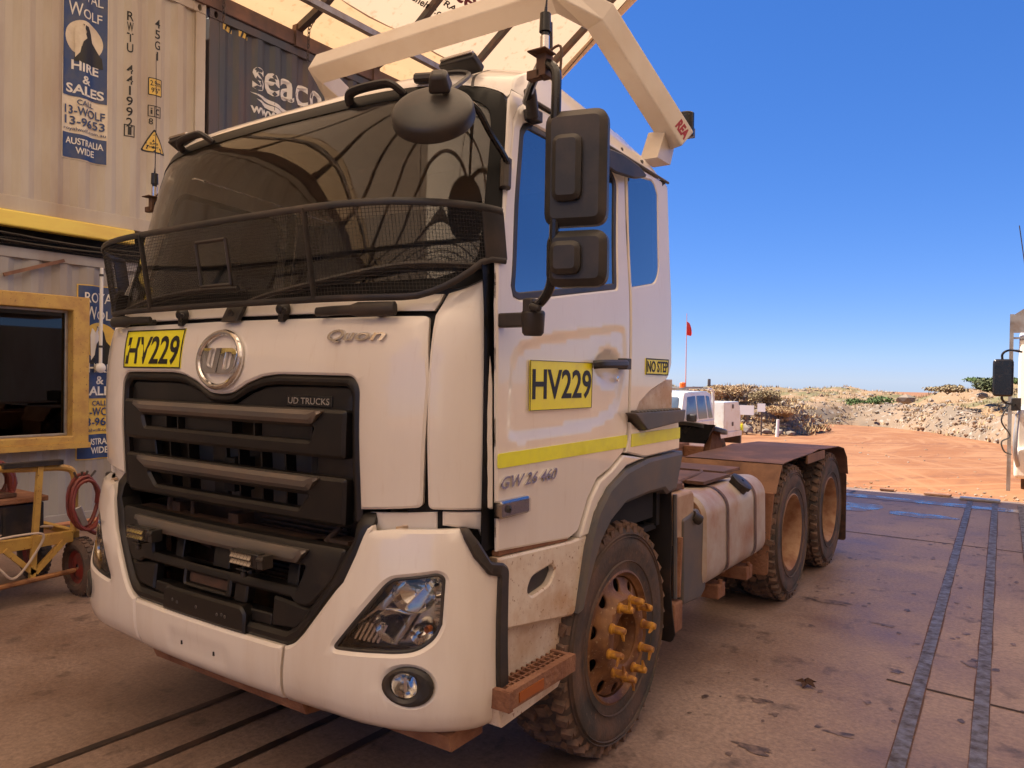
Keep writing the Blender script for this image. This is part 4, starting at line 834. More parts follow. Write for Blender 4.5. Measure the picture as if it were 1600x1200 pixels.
# ================================================================ SETTING
WX = -5.6
CONC = mat('stained_concrete', (.30, .215, .172), .62, c2=(.145, .085, .058), scale=.8, lo=.38, hi=.70, c3=(.06, .04, .032), scale3=4.2, lo3=.57, hi3=.74, bump=.16, bscale=70, r2=.40, detail=12)
DIRT = mat('red_dirt', (.25, .094, .029), .95, c2=(.31, .14, .055), scale=.55, lo=.42, hi=.62, stretch=(1, .35, 1), c3=(.18, .066, .026), scale3=1.6, lo3=.55, hi3=.75, bump=.5, bscale=6)
CREAM = mat('cream_container_paint', (.54, .49, .395), .5, c2=(.40, .31, .215), scale=1.6, lo=.42, hi=.72, stretch=(1, 1, .22), c3=(.17, .07, .035), scale3=7, lo3=.70, hi3=.74)
GREYC = mat('pale_grey_container_paint', (.36, .35, .33), .5, c2=(.28, .22, .17), scale=1.6, lo=.42, hi=.72, stretch=(1, 1, .22), c3=(.2, .1, .05), scale3=8, lo3=.68, hi3=.74)
BLUEC = mat('blue_container_paint', (.062, .070, .082), .5, c2=(.125, .08, .062), scale=2.4, lo=.42, hi=.68, stretch=(1, 1, .25), c3=(.25, .13, .08), scale3=9, lo3=.66, hi3=.72)
STEEL = mat('dark_steel', (.085, .075, .07), .45, .4, c2=(.16, .09, .06), scale=5)
BEAMM = mat('rusty_beam', (.13, .085, .07), .6, .2, c2=(.22, .12, .08), scale=4, lo=.4, hi=.65)
GALV = mat('galvanised_steel', (.40, .38, .36), .4, .6, c2=(.30, .24, .2), scale=5)
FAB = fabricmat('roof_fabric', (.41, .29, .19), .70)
FAB3 = fabricmat('unseen_fill_fabric', (.95, .73, .50), .80)  # paler, more translucent fabric for the unseen roof part, added to brighten the interior
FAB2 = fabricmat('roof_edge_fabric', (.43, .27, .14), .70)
YP = mat('yellow_paint', (.58, .37, .09), .45, c2=(.42, .23, .07), scale=6, lo=.42, hi=.7, c3=(.14, .06, .03), scale3=45, lo3=.62, hi3=.68)
YPB = mat('bright_yellow_paint', (.93, .74, .14), .32, c2=(.85, .62, .12), scale=5, stretch=(1, .3, 1))
GLD = glassmat('dark_window_glass', (.03, .035, .045), .05, .9)
NAVY = mat('sign_navy', (.022, .055, .17), .45, c2=(.06, .08, .15), scale=6)
CREAMS = mat('sign_cream', (.74, .66, .50), .5, c2=(.6, .5, .36), scale=5)
SGY = mat('sign_golden', (.76, .52, .10), .5, c2=(.6, .4, .12), scale=5)
WHT = mat('sign_white', (.78, .76, .70), .5)
nn = CONC.node_tree; bs = nn.nodes['Principled BSDF']; src = bs.inputs['Base Color'].links[0].from_socket
nz = nn.nodes.new('ShaderNodeTexNoise'); nz.inputs['Scale'].default_value = 38; nz.inputs['Detail'].default_value = 6; nz.inputs['Roughness'].default_value = .7
gp = nn.nodes.new('ShaderNodeNewGeometry'); nn.links.new(gp.outputs['Position'], nz.inputs['Vector'])
mr = nn.nodes.new('ShaderNodeMapRange'); mr.inputs[1].default_value = .3; mr.inputs[2].default_value = .7; mr.inputs[3].default_value = .68; mr.inputs[4].default_value = 1.28; nn.links.new(nz.outputs[0], mr.inputs[0])
mx = nn.nodes.new('ShaderNodeVectorMath'); mx.operation = 'SCALE'; nn.links.new(src, mx.inputs[0]); nn.links.new(mr.outputs[0], mx.inputs['Scale']); nn.links.new(mx.outputs[0], bs.inputs['Base Color'])
# curved wheel tracks worn into the dirt yard: noise stretched along arcs round two turning centres
nn = DIRT.node_tree; bs = nn.nodes['Principled BSDF']; src = bs.inputs['Base Color'].links[0].from_socket
for cx, cy, sc_, lo_, hi_, cc in ((-13, 31, 2.6, .52, .62, (.33, .155, .065, 1)), (16, 8, 2.0, .54, .66, (.17, .062, .024, 1)), (-30, 5, 3.1, .55, .63, (.32, .145, .058, 1))):
    gp = nn.nodes.new('ShaderNodeNewGeometry'); sb = nn.nodes.new('ShaderNodeVectorMath'); sb.operation = 'SUBTRACT'; nn.links.new(gp.outputs['Position'], sb.inputs[0]); sb.inputs[1].default_value = (cx, cy, 0)
    ln = nn.nodes.new('ShaderNodeVectorMath'); ln.operation = 'LENGTH'; nn.links.new(sb.outputs[0], ln.inputs[0]); sp = nn.nodes.new('ShaderNodeSeparateXYZ'); nn.links.new(sb.outputs[0], sp.inputs[0])
    at = nn.nodes.new('ShaderNodeMath'); at.operation = 'ARCTAN2'; nn.links.new(sp.outputs[1], at.inputs[0]); nn.links.new(sp.outputs[0], at.inputs[1])
    cb_ = nn.nodes.new('ShaderNodeCombineXYZ'); nn.links.new(ln.outputs['Value'], cb_.inputs[0]); nn.links.new(at.outputs[0], cb_.inputs[1])
    nz = nn.nodes.new('ShaderNodeTexNoise'); nz.inputs['Scale'].default_value = sc_; nz.inputs['Detail'].default_value = 5; nn.links.new(cb_.outputs[0], nz.inputs['Vector'])
    mr = nn.nodes.new('ShaderNodeMapRange'); mr.inputs[1].default_value = lo_; mr.inputs[2].default_value = hi_; mr.inputs[4].default_value = .75; nn.links.new(nz.outputs[0], mr.inputs[0])
    mx = nn.nodes.new('ShaderNodeMix'); mx.data_type = 'RGBA'; nn.links.new(mr.outputs[0], mx.inputs[0]); nn.links.new(src, mx.inputs[6]); mx.inputs[7].default_value = cc; src = mx.outputs[2]
nn.links.new(src, bs.inputs['Base Color'])
# --- ground
def gz(x, y):
    if y <= 11.25: return -.012
    t = min(1, (y-11.25)/5); z = -.012-.50*t*t*(3-2*t)
    if y > 16: z -= min(.45, (y-16)*.012)
    return z+(.03*math.sin(x*.7+y*.3)*math.sin(y*.45) if y > 13 else 0)
mb = MB(); ys = [-40, -20, -10, 0, 6, 11.25]+[11.25+.4*k for k in range(1, 40)]+[28+1.5*k for k in range(30)]+[80, 110, 180, 400, 1200, 4000]; xs = [-3000, -600, -120, -60, -40]+[-30+1.0*k for k in range(61)]+[40, 60, 120, 600, 3000]
n = len(xs); mb.add([(x, y, gz(x, y)-(max(0, y-110)*.012 if y > 110 else 0)) for y in ys for x in xs], [(j*n+i, j*n+i+1, (j+1)*n+i+1, (j+1)*n+i) for j in range(len(ys)-1) for i in range(n-1)])
struct(mb.build('ground', DIRT, smooth=80))
mb = MB()
def slab(x0, x1, y0, y1): mb.bbox((x0, y0, -.3), (x1, y1, 0))
slab(-9, 12, -19.5, 11.2); struct(mb.build('concrete_floor', CONC, smooth=0))
# joints, steel wear strips set in the floor
mb = MB()
for x0, y0, x1, y1 in ((-9, 7.55, 12, 7.42), (2.12, 3.03, 12, 2.2), (-9, -1.2, 12, -1.6)):
    d = Vector((x1-x0, y1-y0)).normalized()*.011; mb.add([(x0-d.y, y0+d.x-.0, .003), (x0+d.y, y0-d.x, .003), (x1+d.y, y1-d.x, .003), (x1-d.y, y1+d.x, .003)], [(0, 1, 2, 3)])
struct(mb.build('floor_joints', mat('joint_dirt', (.035, .02, .014), .9), smooth=0))
RAILM = mat('worn_floor_steel', (.19, .175, .17), .42, .4, c2=(.06, .042, .033), scale=15, lo=.38, hi=.66, r2=.6, bump=.2, bscale=60)
RUSTE = mat('rust_edge', (.075, .035, .02), .8, c2=(.16, .07, .04), scale=20)
def strip(x0, y0, x1, y1, w, m, z, name):
    d = Vector((x1-x0, y1-y0)); L = d.length; d.normalize(); p = Vector((-d.y, d.x))*w/2; mb = MB(); N = int(L/.25); vs = []
    for k in range(N+1):
        c = Vector((x0, y0))+d*L*k/N; j = random.uniform(.9, 1.1) if m is RUSTE else 1
        vs += [(c.x+p.x*j, c.y+p.y*j, z), (c.x-p.x*j, c.y-p.y*j, z)]
    mb.add(vs, [(2*k, 2*k+1, 2*k+3, 2*k+2) for k in range(N)]); return struct(mb.build(name, m, smooth=0))
sl = -.0305
for x in (2.376, 2.678, 2.98):
    strip(x+sl*-9, -9, x+sl*11, 11, .080, RUSTE, .0035, 'floor_strip_edge'); strip(x+sl*-9, -9, x+sl*11, 11, .068, RAILM, .0065, 'floor_steel_strip')
DSTR = mat('dark_floor_strip', (.04, .028, .024), .5, .3, c2=(.09, .05, .035), scale=6)
for x in (-.655, -.33, -.035, .27):
    strip(x+.02*0-.33, -13, x+.33*.7, 11, .05, DSTR, .0045, 'dark_floor_strip')
# wet patches near the edge of the slab
WET = mat('water_film', (.09, .07, .06), .12, 0, c2=(.19, .13, .10), scale=4, lo=.42, hi=.58, r2=.5, bump=.12, bscale=20, spec=1.)
def blob(cx, cy, a, b, z, name, m, n=26, ir=.25, seed=0):
    rr = random.Random(seed); ph = [rr.uniform(0, 6.28) for _ in range(4)]
    pts = []
    for k in range(n):
        t = 2*math.pi*k/n; q = 1+ir*(math.sin(2*t+ph[0])*.5+math.sin(3*t+ph[1])*.4+math.sin(5*t+ph[2])*.3+math.sin(7*t+ph[3])*.2); pts.append((cx+a*q*math.cos(t), cy+b*q*math.sin(t), z))
    mb = MB().add(pts, [tuple(range(n))]); return struct(mb.build(name, m, smooth=0))
blob(.55, 9.35, .55, .42, .004, 'puddle', WET, seed=1); blob(-.05, 8.9, .5, .5, .0042, 'puddle', WET, seed=2); blob(.15, 7.55, .45, .28, .0044, 'puddle', WET, seed=3); blob(1.6, 9.2, .35, .2, .004, 'puddle', WET, seed=4)
strip(-2, 10.55, 2.9, 10.40, .32, WET, .005, 'puddle'); strip(2.95, 10.4, 5, 10.3, .2, WET, .005, 'puddle')
OIL = mat('oil_stain', (.055, .036, .030), .5, 0, c2=(.20, .135, .105), scale=14, lo=.40, hi=.62)
rr = random.Random(5)
for k, (x, y, a, b) in enumerate([(1.52, 4.45, .15, .05), (2.05, 2.15, .05, .03), (2.32, 1.75, .12, .04), (1.62, 2.3, .05, .03), (1.75, 1.75, .10, .03), (1.95, 4.1, .06, .03), (2.15, 3.2, .04, .03), (2.5, 3.6, .05, .05)]): blob(x, y, a, b, .0022+.0001*k, 'oil_stain', OIL, ir=.6, seed=20+k)
mb = MB()
for k in range(120):
    x, y = rr.uniform(1.3, 2.9), rr.uniform(1.2, 8) ; a = rr.uniform(.006, .022); q = [(x+a*rr.uniform(.5, 1.4)*math.cos(t), y+a*1.6*rr.uniform(.5, 1.4)*math.sin(t), .0018+.00001*k) for t in [i*6.28/8 for i in range(8)]]; mb.add(q, [tuple(range(8))])
struct(mb.build('floor_spots', OIL, smooth=0), 'stuff')
lf = MB().add([tuple(Vector(p)*.055+Vector((1.765, 2.65, .008))) for p in [(0, -1, .0), (.3, -.3, .3), (1.1, -.5, .1), (.6, .2, .5), (.9, .9, .2), (.1, .5, .6), (-.4, 1.1, .1), (-.4, .3, .5), (-1.1, .1, .1), (-.4, -.3, .3)]]+[(1.765, 2.65, .018)], [(i, (i+1) % 10, 10) for i in range(10)]).build('dead_leaf', mat('dead_leaf_brown', (.05, .02, .01), .8))
tag(lf, 'small curled dark brown dead leaf on the concrete beside the front wheel', 'leaf')
# timber edging and gravel lip along the end of the slab
mb = MB()
mb.bbox((-9, 11.2, -.3), (12, 11.42, -.006)); struct(mb.build('floor_edge_kerb', mat('edge_timber', (.14, .10, .085), .8, c2=(.30, .16, .09), scale=3, lo=.45, hi=.6), smooth=0))
for k, (x, y, w_, d) in enumerate([(1.6, 11.3, .35, .16), (2.15, 11.15, .5, .2), (.9, 11.35, .2, .12)]): tag(MB().box((x, y, .02), (w_, d, .03), Matrix.Rotation(.1*k-.1, 3, 'Z')).build('loose_plank', GALV if k == 1 else PANELB, bevel=.004), ['short dusty plank lying on the slab edge', 'wide grey plank lying on the slab edge near the right-hand truck', 'smallest brown offcut on the slab edge, nearest the parked truck'][k], 'plank')

# --- shipping containers
PER = .278
def corr(t, ph):
    a = ((t-ph)/PER) % 1.
    return 0. if a < .26 else -.036*(a-.26)/.24 if a < .5 else -.036 if a < .76 else -.036*(1-(a-.76)/.24)
def container(label, y0, y1, z0, z1, m, ph, hole=None):
    C_ = thing('shipping_container', label, 'container', (WX-1.2, (y0+y1)/2, z0), 'stacked shipping containers')
    W2 = 2.438
    fx = WX
    ys = []; k = math.floor((y0-ph)/PER)-1
    while True:
        for a in (0, .26, .5, .76):
            y = ph+(k+a)*PER
            if y0+.1 < y < y1-.1: ys.append(y)
        k += 1
        if ph+k*PER > y1: break
    ys = [y0+.1]+ys+[y1-.1]
    def wall(za, zb, yy):
        mb = MB(); vs = []
        for y in yy: vs += [(fx-.012+corr(y, ph), y, za), (fx-.012+corr(y, ph), y, zb)]
        mb.add(vs, [(2*i, 2*i+2, 2*i+3, 2*i+1) for i in range(len(yy)-1)]); return mb
    if hole:
        hy0, hy1, hz0, hz1 = hole
        mb = wall(z0+.15, hz0, ys); q = wall(hz1, z1-.11, ys); mb.add(q.v, q.f); q = wall(hz0, hz1, [y for y in ys if y < hy0]+[hy0]); mb.add(q.v, q.f); q = wall(hz0, hz1, [hy1]+[y for y in ys if y > hy1]); mb.add(q.v, q.f)
        mb.build('corrugated_wall', m, C_, smooth=0)
    else: wall(z0+.15, z1-.11, ys).build('corrugated_wall', m, C_, smooth=0)
    MB().bbox((fx-W2, y0, z1-.05), (fx-.07, y1, z1-.02)).build('roof', m, C_)
    mb = MB().bbox((fx-W2, y0+.02, z0+.05), (fx-W2+.03, y1-.02, z1-.06)); mb.build('back_wall', m, C_)
    for y in (y0+.02, y1-.05): MB().bbox((fx-W2+.05, y, z0+.1), (fx-.08, y+.03, z1-.06)).build('end_wall', m, C_)
    MB().bbox((fx-.07, y0+.16, z1-.115), (fx, y1-.16, z1-.01)).build('top_rail', m, C_, bevel=.006); MB().bbox((fx-.07, y0+.16, z0+.01), (fx-.002, y1-.16, z0+.155)).build('bottom_rail', m, C_, bevel=.006)
    for y, sg in ((y0, 1), (y1, -1)):
        MB().bbox((fx-.1, min(y, y+sg*.13), z0+.12), (fx+.001, max(y, y+sg*.13), z1-.12)).build('corner_post', m, C_, bevel=.006)
        for z in (z0, z1-.118):
            cc = MB().panel(rect(min(y, y+sg*.165), z, max(y, y+sg*.165), z+.118, .008), lambda a, b, o: (fx+.006+o, a, b), .16, holes=[ell((y+sg*.085), z+.06, .026, .042, 16)], res=.2, r=.004).build('corner_casting', m, C_)
            MB().bbox((fx-.1, y+sg*.085-.03, z+.01), (fx-.06, y+sg*.085+.03, z+.108)).build('casting_cavity', VOID, cc)
    return C_
PH = 2.0
def wallmap(ph): return lambda y, z, o=0.: (WX-.012+corr(y, ph)+.003+o, y, z)
UP = container('upper cream container with the higher blue hire banner and stencilled numbers, rust specks', -8.44, 3.75, 3.26, 6.14, CREAM, PH)
LO = container('lower pale grey container at floor level with a yellow framed window and a hire banner', -8.44, 3.70, .02, 2.92, GREYC, PH+.1, hole=(.75, 2.2, 1.0, 2.33))
BL = container('dark blue rust-streaked container with white sea lettering, up beside the cream one', 3.80, 9.86, 3.26, 6.14, BLUEC, 3.95)
L2 = container('floor-level pale container hidden mostly behind the truck cab, below the blue container', 3.80, 9.86, .02, 2.92, GREYC, 3.95)
for z_, nm in ((.02, 'floor-level cream container farthest back along the left wall'), (3.26, 'upper cream container farthest back along the left wall')): container(nm, -20.7, -8.5, z_, z_+2.88, CREAM, PH)
def banner(C_, y, z, w_, ph, c_bot, c_circ):
    f = wallmap(ph); H = 1.86; b = MB().panel([(y-w_/2-.012, z-.012), (y+w_/2+.012, z-.012), (y+w_/2+.012, z+H+.012), (y-w_/2-.012, z+H+.012)], f, .002, res=.035, r=0, off=.003).build('hire_banner', c_bot, C_)
    MB().panel([(y-w_/2, z), (y+w_/2, z), (y+w_/2, z+.26), (y-w_/2, z+.26)], f, .001, res=.035, r=0, off=.009).build('navy_field', NAVY, b)
    MB().panel([(y-w_/2, z+.65), (y+w_/2, z+.65), (y+w_/2, z+H), (y-w_/2, z+H)], f, .001, res=.035, r=0, off=.009).build('navy_field', NAVY, b)
    MB().panel(ell(y-.01, z+1.275, .19, .195, 36), f, .001, res=.035, r=0, off=.012).build('moon_disc', c_circ, b)
    # rock and howling wolf silhouette
    rock = [(-.12, 1.02), (-.10, 1.16), (-.05, 1.19), (-.02, 1.30), (.0, 1.36), (-.04, 1.43), (.02, 1.42), (.05, 1.36), (.07, 1.27), (.12, 1.20), (.17, 1.13), (.18, 1.02)]
    MB().panel([(y+a, z+b_) for a, b_ in rock], f, .001, res=.04, r=0, off=.016).build('rock_silhouette', INK, b)
    wolf = [(-.11, 1.06), (-.115, 1.2), (-.12, 1.33), (-.10, 1.41), (-.06, 1.36), (-.015, 1.44), (-.02, 1.36), (.0, 1.29), (-.05, 1.23), (-.07, 1.12)]
    MB().panel([(y+a, z+b_) for a, b_ in wolf], f, .001, res=.04, r=0, off=.020).build('wolf_figure', c_circ if c_circ is not SGY else WHT, b)
    T_ = lambda s, x0, z0, x1, z1, m, bold=.02: lettering(s, y+x0, z+z0, y+x1, z+z1, f, .0008, m, b, off=.0135, bold=bold*.5)
    wm = WHT
    T_('ROYAL', -.17, 1.68, .18, 1.79, wm, .01); T_('W', -.17, 1.50, -.04, 1.64, wm, .01); T_('OLF', -.035, 1.50, .17, 1.60, wm, .01)
    T_('HIRE', -.14, .93, .14, 1.03, wm, .05); T_('&', -.04, .80, .05, .89, wm, .04); T_('SALES', -.19, .68, .19, .78, wm, .05)
    T_('CALL', -.09, .57, .09, .625, NAVY); T_('13-WOLF', -.20, .46, .20, .55, NAVY, .03); T_('13-9653', -.20, .35, .20, .44, NAVY, .03); T_('royalwolf.com.au', -.21, .28, .21, .325, NAVY, .005)
    T_('AUSTRALIA', -.19, .145, .19, .215, wm, .03); T_('WIDE', -.10, .05, .10, .12, wm, .03)
    return b
banner(UP, 2.345, 3.93, .44, PH, CREAMS, CREAMS)
banner(LO, 2.525, .74, .45, PH+.1, SGY, SGY)
f = wallmap(PH)
def col_text(s, y, z1, hgt, pitch, w_, m, C_):
    z = z1
    for ch in s:
        if ch != ' ': lettering(ch, y-(w_ if ch not in '1I' else w_*.3)/2, z-hgt, y+(w_ if ch not in '1I' else w_*.3)/2, z, f, .0008, m, C_, 'stencil_letter', off=.001, bold=.01)
        z -= pitch
col_text('RWTU 441992', 2.825, 5.70, .10, .118, .062, INK, UP); col_text('45G1', 3.14, 5.735, .10, .124, .06, INK, UP)
MB().panel(rect(2.775, 4.31, 2.88, 4.445), f, .001, holes=[rect(2.785, 4.32, 2.87, 4.435)], res=.04, r=0, off=.0015).build('digit_box', INK, UP); lettering('1', 2.81, 4.33, 2.845, 4.425, f, .0008, INK, UP, 'stencil_letter', off=.001)
q = MB().panel(rect(3.055, 4.86, 3.195, 5.05, .012), f, .001, res=.04, r=0, off=.001).build('height_sticker', SGY, UP); MB().panel(rect(3.05, 4.855, 3.20, 5.055, .012), f, .001, res=.04, r=0, holes=[rect(3.06, 4.865, 3.19, 5.045, .01)], off=.002).build('sticker_border', INK, q)
lettering('2.9m', 3.07, 4.965, 3.18, 5.025, f, .0008, INK, q, off=.002, bold=.01); lettering("9'6\"", 3.08, 4.885, 3.17, 4.945, f, .0008, INK, q, off=.002, bold=.01)
MB().panel(rect(3.05, 4.61, 3.185, 4.74), f, .001, res=.04, r=0, holes=[rect(3.058, 4.618, 3.112, 4.732), rect(3.12, 4.618, 3.177, 4.732)], off=.001).build('rail_mark', INK, UP); lettering('i', 3.075, 4.64, 3.095, 4.71, f, .0008, INK, UP, 'stencil_letter', off=.001); lettering('c', 3.13, 4.64, 3.167, 4.71, f, .0008, INK, UP, 'stencil_letter', off=.001); lettering('8', 3.06, 4.52, 3.10, 4.59, f, .0008, INK, UP, 'stencil_letter', off=.001)
q = MB().panel(rp([(2.965, 4.20), (3.265, 4.20), (3.115, 4.48)], .03), f, .001, res=.04, r=0, off=.001).build('warning_triangle', INK, UP); MB().panel(rp([(2.99, 4.215), (3.24, 4.215), (3.115, 4.45)], .025), f, .001, res=.04, r=0, off=.002).build('triangle_field', SGY, q)
lettering('SUPER', 3.07, 4.29, 3.16, 4.315, f, .0008, INK, q, off=.003, bold=.01); lettering('HEAVY', 3.065, 4.25, 3.165, 4.275, f, .0008, INK, q, off=.003, bold=.01)
f = wallmap(3.95)
for ch, y0, y1 in (('s', 4.45, 4.62), ('e', 4.64, 4.86), ('a', 4.88, 5.10), ('c', 5.12, 5.34), ('o', 5.37, 5.60)): lettering(ch, y0, 5.36, y1, 5.66, f, .001, WHT, BL, 'container_letter', off=.001, bold=.015)
MB().panel([(4.42, 5.32), (4.7, 5.30), (5.1, 5.22), (5.3, 5.20), (5.0, 5.19), (4.6, 5.27)], f, .001, res=.04, r=0, off=.001).build('wave_mark', WHT, BL); MB().panel([(4.50, 5.25), (4.8, 5.22), (5.2, 5.14), (4.9, 5.13), (4.65, 5.18)], f, .001, res=.04, r=0, off=.001).build('wave_mark', WHT, BL)
lettering('www.seaco', 4.43, 5.06, 5.3, 5.15, f, .001, WHT, BL, 'container_letter', off=.001, bold=.02)
for y in (3.99, 4.22):
    q = MB().panel([(y, 5.95), (y+.15, 5.95), (y+.15, 6.02), (y, 6.02)], f, .001, res=.05, r=0, off=.001).build('hazard_patch', SGY, BL)
    for k in range(2): MB().panel([(y+.02+k*.08, 5.95), (y+.05+k*.08, 5.95), (y+.075+k*.08, 6.02), (y+.045+k*.08, 6.02)], f, .001, res=.05, r=0, off=.0018).build('hazard_stripe', INK, q)
# window
WF = MB().panel(rect(.60, .925, 2.35, 2.46, .01), lambda a, b, o: (WX+o, a, b), .16, holes=[rect(.77, 1.005, 2.185, 2.315, .005)], res=.3, r=.006, off=.11).build('window', YP, LO)
MB().panel(rect(.771, 1.006, 2.184, 2.314), lambda a, b, o: (WX+o, a, b), .03, holes=[rect(.795, 1.03, 2.155, 2.29)], res=.3, r=.003, off=.0).build('window_frame', GALV, WF)
MB().bbox((WX-.03, .795, 1.03), (WX-.02, 2.155, 2.29)).build('pane', GLD, WF)
MB().bbox((WX+.1, .60, .875), (WX+.13, 2.36, .93)).build('sill', YP, WF)
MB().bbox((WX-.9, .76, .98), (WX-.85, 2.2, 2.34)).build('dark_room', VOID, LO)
# yellow beam, dark gap, cables, conduit, stick
b = MB().bbox((WX-.05, -8.4, 3.10), (WX+.07, 2.86, 3.262)).build('yellow_beam', YPB, bevel=.02, seg=3); tag(b, 'long bright yellow painted beam under the upper cream container', 'beam')
b = MB().bbox((WX-2.4, -8.4, 2.925), (WX-.28, 9.8, 3.255)).build('gap_shade_block', VOID); tag(b, 'black gap-darkening spacer between the lower and upper containers', 'filler')  # black block put into the open gap; its colour stands for the shade there
for k in range(4):
    pts = [(WX+.035+.018*(k % 2), -8+.5*j, 2.955+.028*k-.035*abs(math.sin(j*.8+k*1.3))) for j in range(23)]
    tag(MB().tube(spl(pts, 3), .013, 6).build('cable', BLKG), ['lowest black cable sagging along the top edge of the grey container', 'second lowest black cable along the grey container top', 'third black cable up along the grey container top', 'topmost black cable, just under the yellow beam'][k], 'cable', 'cables along the container')
mb = MB().tube([(WX+.05, 2.50, 2.80), (WX+.05, 2.495, 1.75)], .018, 10); mb.lathe([(-.03, .01), (-.02, .05), (.03, .055), (.05, .03), (.055, .002)], (WX+.03, 2.495, 1.72), 'x', 16)
cn = mb.build('conduit_pipe', WHT); tag(cn, 'thin white conduit pipe with round end box hanging over the lower banner', 'pipe')
for z in (2.72, 1.95): MB().lathe([(-.012, .022), (.012, .022)], (WX+.05, 2.498, z), 'z', 12).build('clip', BLK, cn)
tag(MB().tube([(WX+.03, 1.56, 2.62), (WX+.03, 2.12, 2.83)], .024, 4).build('timber_stick', PANELB), 'short brown stick fixed slanting on the grey container above the window', 'stick')
tag(MB().tube([(WX+.06, -6, .085), (WX+.06, 3.6, .085)], .022, 10).build('orange_pipe', mat('orange_pvc', (.55, .25, .12), .5)), 'thin orange pipe running along the foot of the grey container', 'pipe')
# --- shelter: fabric arch on the container tops
ARC = smooth([(-5.62, 6.36), (-5.0, 6.62), (-4.3, 7.11), (-3.45, 7.72), (-2.6, 8.30), (-1.6, 8.92), (-.4, 9.5), (1.2, 10.0), (3.0, 10.15), (4.8, 10.0), (6.4, 9.5), (7.9, 8.6), (9.3, 7.6), (11.0, 6.3)], 4)
SH = thing('shelter_roof', 'arched fabric shelter roof on dark steel ribs, glowing beige in the sun', 'roof', (2.7, 0, 6.2))
yy = [-12+1.4733*k for k in range(15)]; yy = [9.56-1.475*k for k in range(20)][::-1]
def fabric(arc, y0, y1, nm, m, sag=.06):
    mb = MB(); Y = [y0]; 
    for a, b in zip(yy, yy[1:]):
        for t in (0, .25, .5, .75):
            v = a+(b-a)*t
            if y0 < v < y1: Y.append(v)
    Y += [9.56, y1] if y1 > 9.56 else [y1]
    vs = []
    for y in Y:
        t = ((y-yy[0])/1.475) % 1; s_ = sag*math.sin(math.pi*t)
        vs += [(x, y, z+.12-s_) for x, z in arc]
    n = len(arc); mb.add(vs, [(j*n+i, j*n+i+1, (j+1)*n+i+1, (j+1)*n+i) for j in range(len(Y)-1) for i in range(n-1)])
    return mb.build(nm, m, SH, smooth=70)
split = [k for k, (x, z) in enumerate(ARC) if x <= -5.0][-1]
sp2 = [k for k, (x, z) in enumerate(ARC) if x <= -.8][-1]
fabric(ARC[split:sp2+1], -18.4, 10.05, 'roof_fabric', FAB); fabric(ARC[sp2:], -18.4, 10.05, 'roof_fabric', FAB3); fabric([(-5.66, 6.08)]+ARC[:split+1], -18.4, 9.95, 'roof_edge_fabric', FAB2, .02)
for y in yy:
    MB().tube([(x, y, z) for x, z in ARC], .062, 4).build('rib', STEEL, SH, smooth=0)
    for x, z, s in ((-5.62, 6.30, 1), (11.0, 6.3, -1)): MB().bbox((x-.07, y-.06, 6.13), (x+.07, y+.06, 6.42)).build('rib_foot', BEAMM, SH)
MB().tube([(x, 10.04, z+.10) for x, z in ARC], .09, 8).build('gable_hem', fabricmat('hem_fabric', (.85, .68, .5), .3), SH)
MB().bbox((-5.72, -18.4, 6.145), (-5.58, 9.9, 6.34)).build('base_beam', BEAMM, SH, bevel=.01)
MB().bbox((10.9, -18.4, 6.14), (11.1, 9.9, 6.30)).build('base_beam', BEAMM, SH)
MB().tube([(-5.05, -18.4, 6.52), (-5.05, 9.6, 6.52)], .06, 4).build('purlin', GALV, SH, smooth=0)
MB().tube([(-1.6, -18.4, 8.84), (-1.6, 9.6, 8.84)], .05, 4).build('purlin', GALV, SH, smooth=0); MB().tube([(3.0, -18.4, 10.07), (3.0, 9.6, 10.07)], .05, 4).build('purlin', GALV, SH, smooth=0)
RF = lambda y, t, o: None
def roofmap(a, b, o=0.):   # a along the slope, b along Y
    k = 0; d = 0
    for (x0, z0), (x1, z1) in zip(ARC, ARC[1:]):
        L = math.hypot(x1-x0, z1-z0)
        if d+L >= a: t = (a-d)/L; return (x0+(x1-x0)*t, b, z0+(z1-z0)*t+.075-o)
        d += L
    return (ARC[-1][0], b, ARC[-1][1])
MAR = mat('maroon_print', (.20, .03, .05), .6)
for s, a0, a1, b0, b1, m in (('Allsite', 1.54, 1.80, 6.0, 7.28, MAR), ('AUSTRALIA', 1.385, 1.475, 6.25, 7.35, INK), ('www.allshelter.com', 1.21, 1.315, 5.7, 7.08, INK)):
    lettering(s, b0, a0, b1, a1, lambda u, v, o=0.: roofmap(v, u, o), .002, m, SH, 'printed_lettering', off=.03, bold=.02)
def chain(p0, p1, m, label):
    p0, p1 = Vector(p0), Vector(p1); n = max(3, int((p1-p0).length/.05)); mb = MB(); d = (p1-p0).normalized()
    for k in range(n):
        c = p0+(p1-p0)*(k+.5)/n; q = d.to_track_quat('Z', 'Y').to_matrix() @ Matrix.Rotation(math.pi/2*(k % 2), 3, 'Z')
        mb.tube([c+q @ Vector((.018*math.cos(a), 0, .036*math.sin(a))) for a in [i*6.28/10 for i in range(10)]], .006, 5, closed=True)
    tag(mb.build('chain', m), label, 'chain', 'roof tie chains')
chain((-4.85, 5.20, 6.95), (-5.5, 5.25, 6.40), STEEL, 'slanting steel chain from the roof rib down to the blue container'); chain((-5.5, 5.25, 6.40), (-5.52, 5.25, 5.95), STEEL, 'hanging steel chain end beside the rib foot above the blue container'); chain((-5.53, 3.95, 6.34), (-5.54, 3.95, 6.02), STEEL, 'short steel chain at the corner between cream and blue containers')
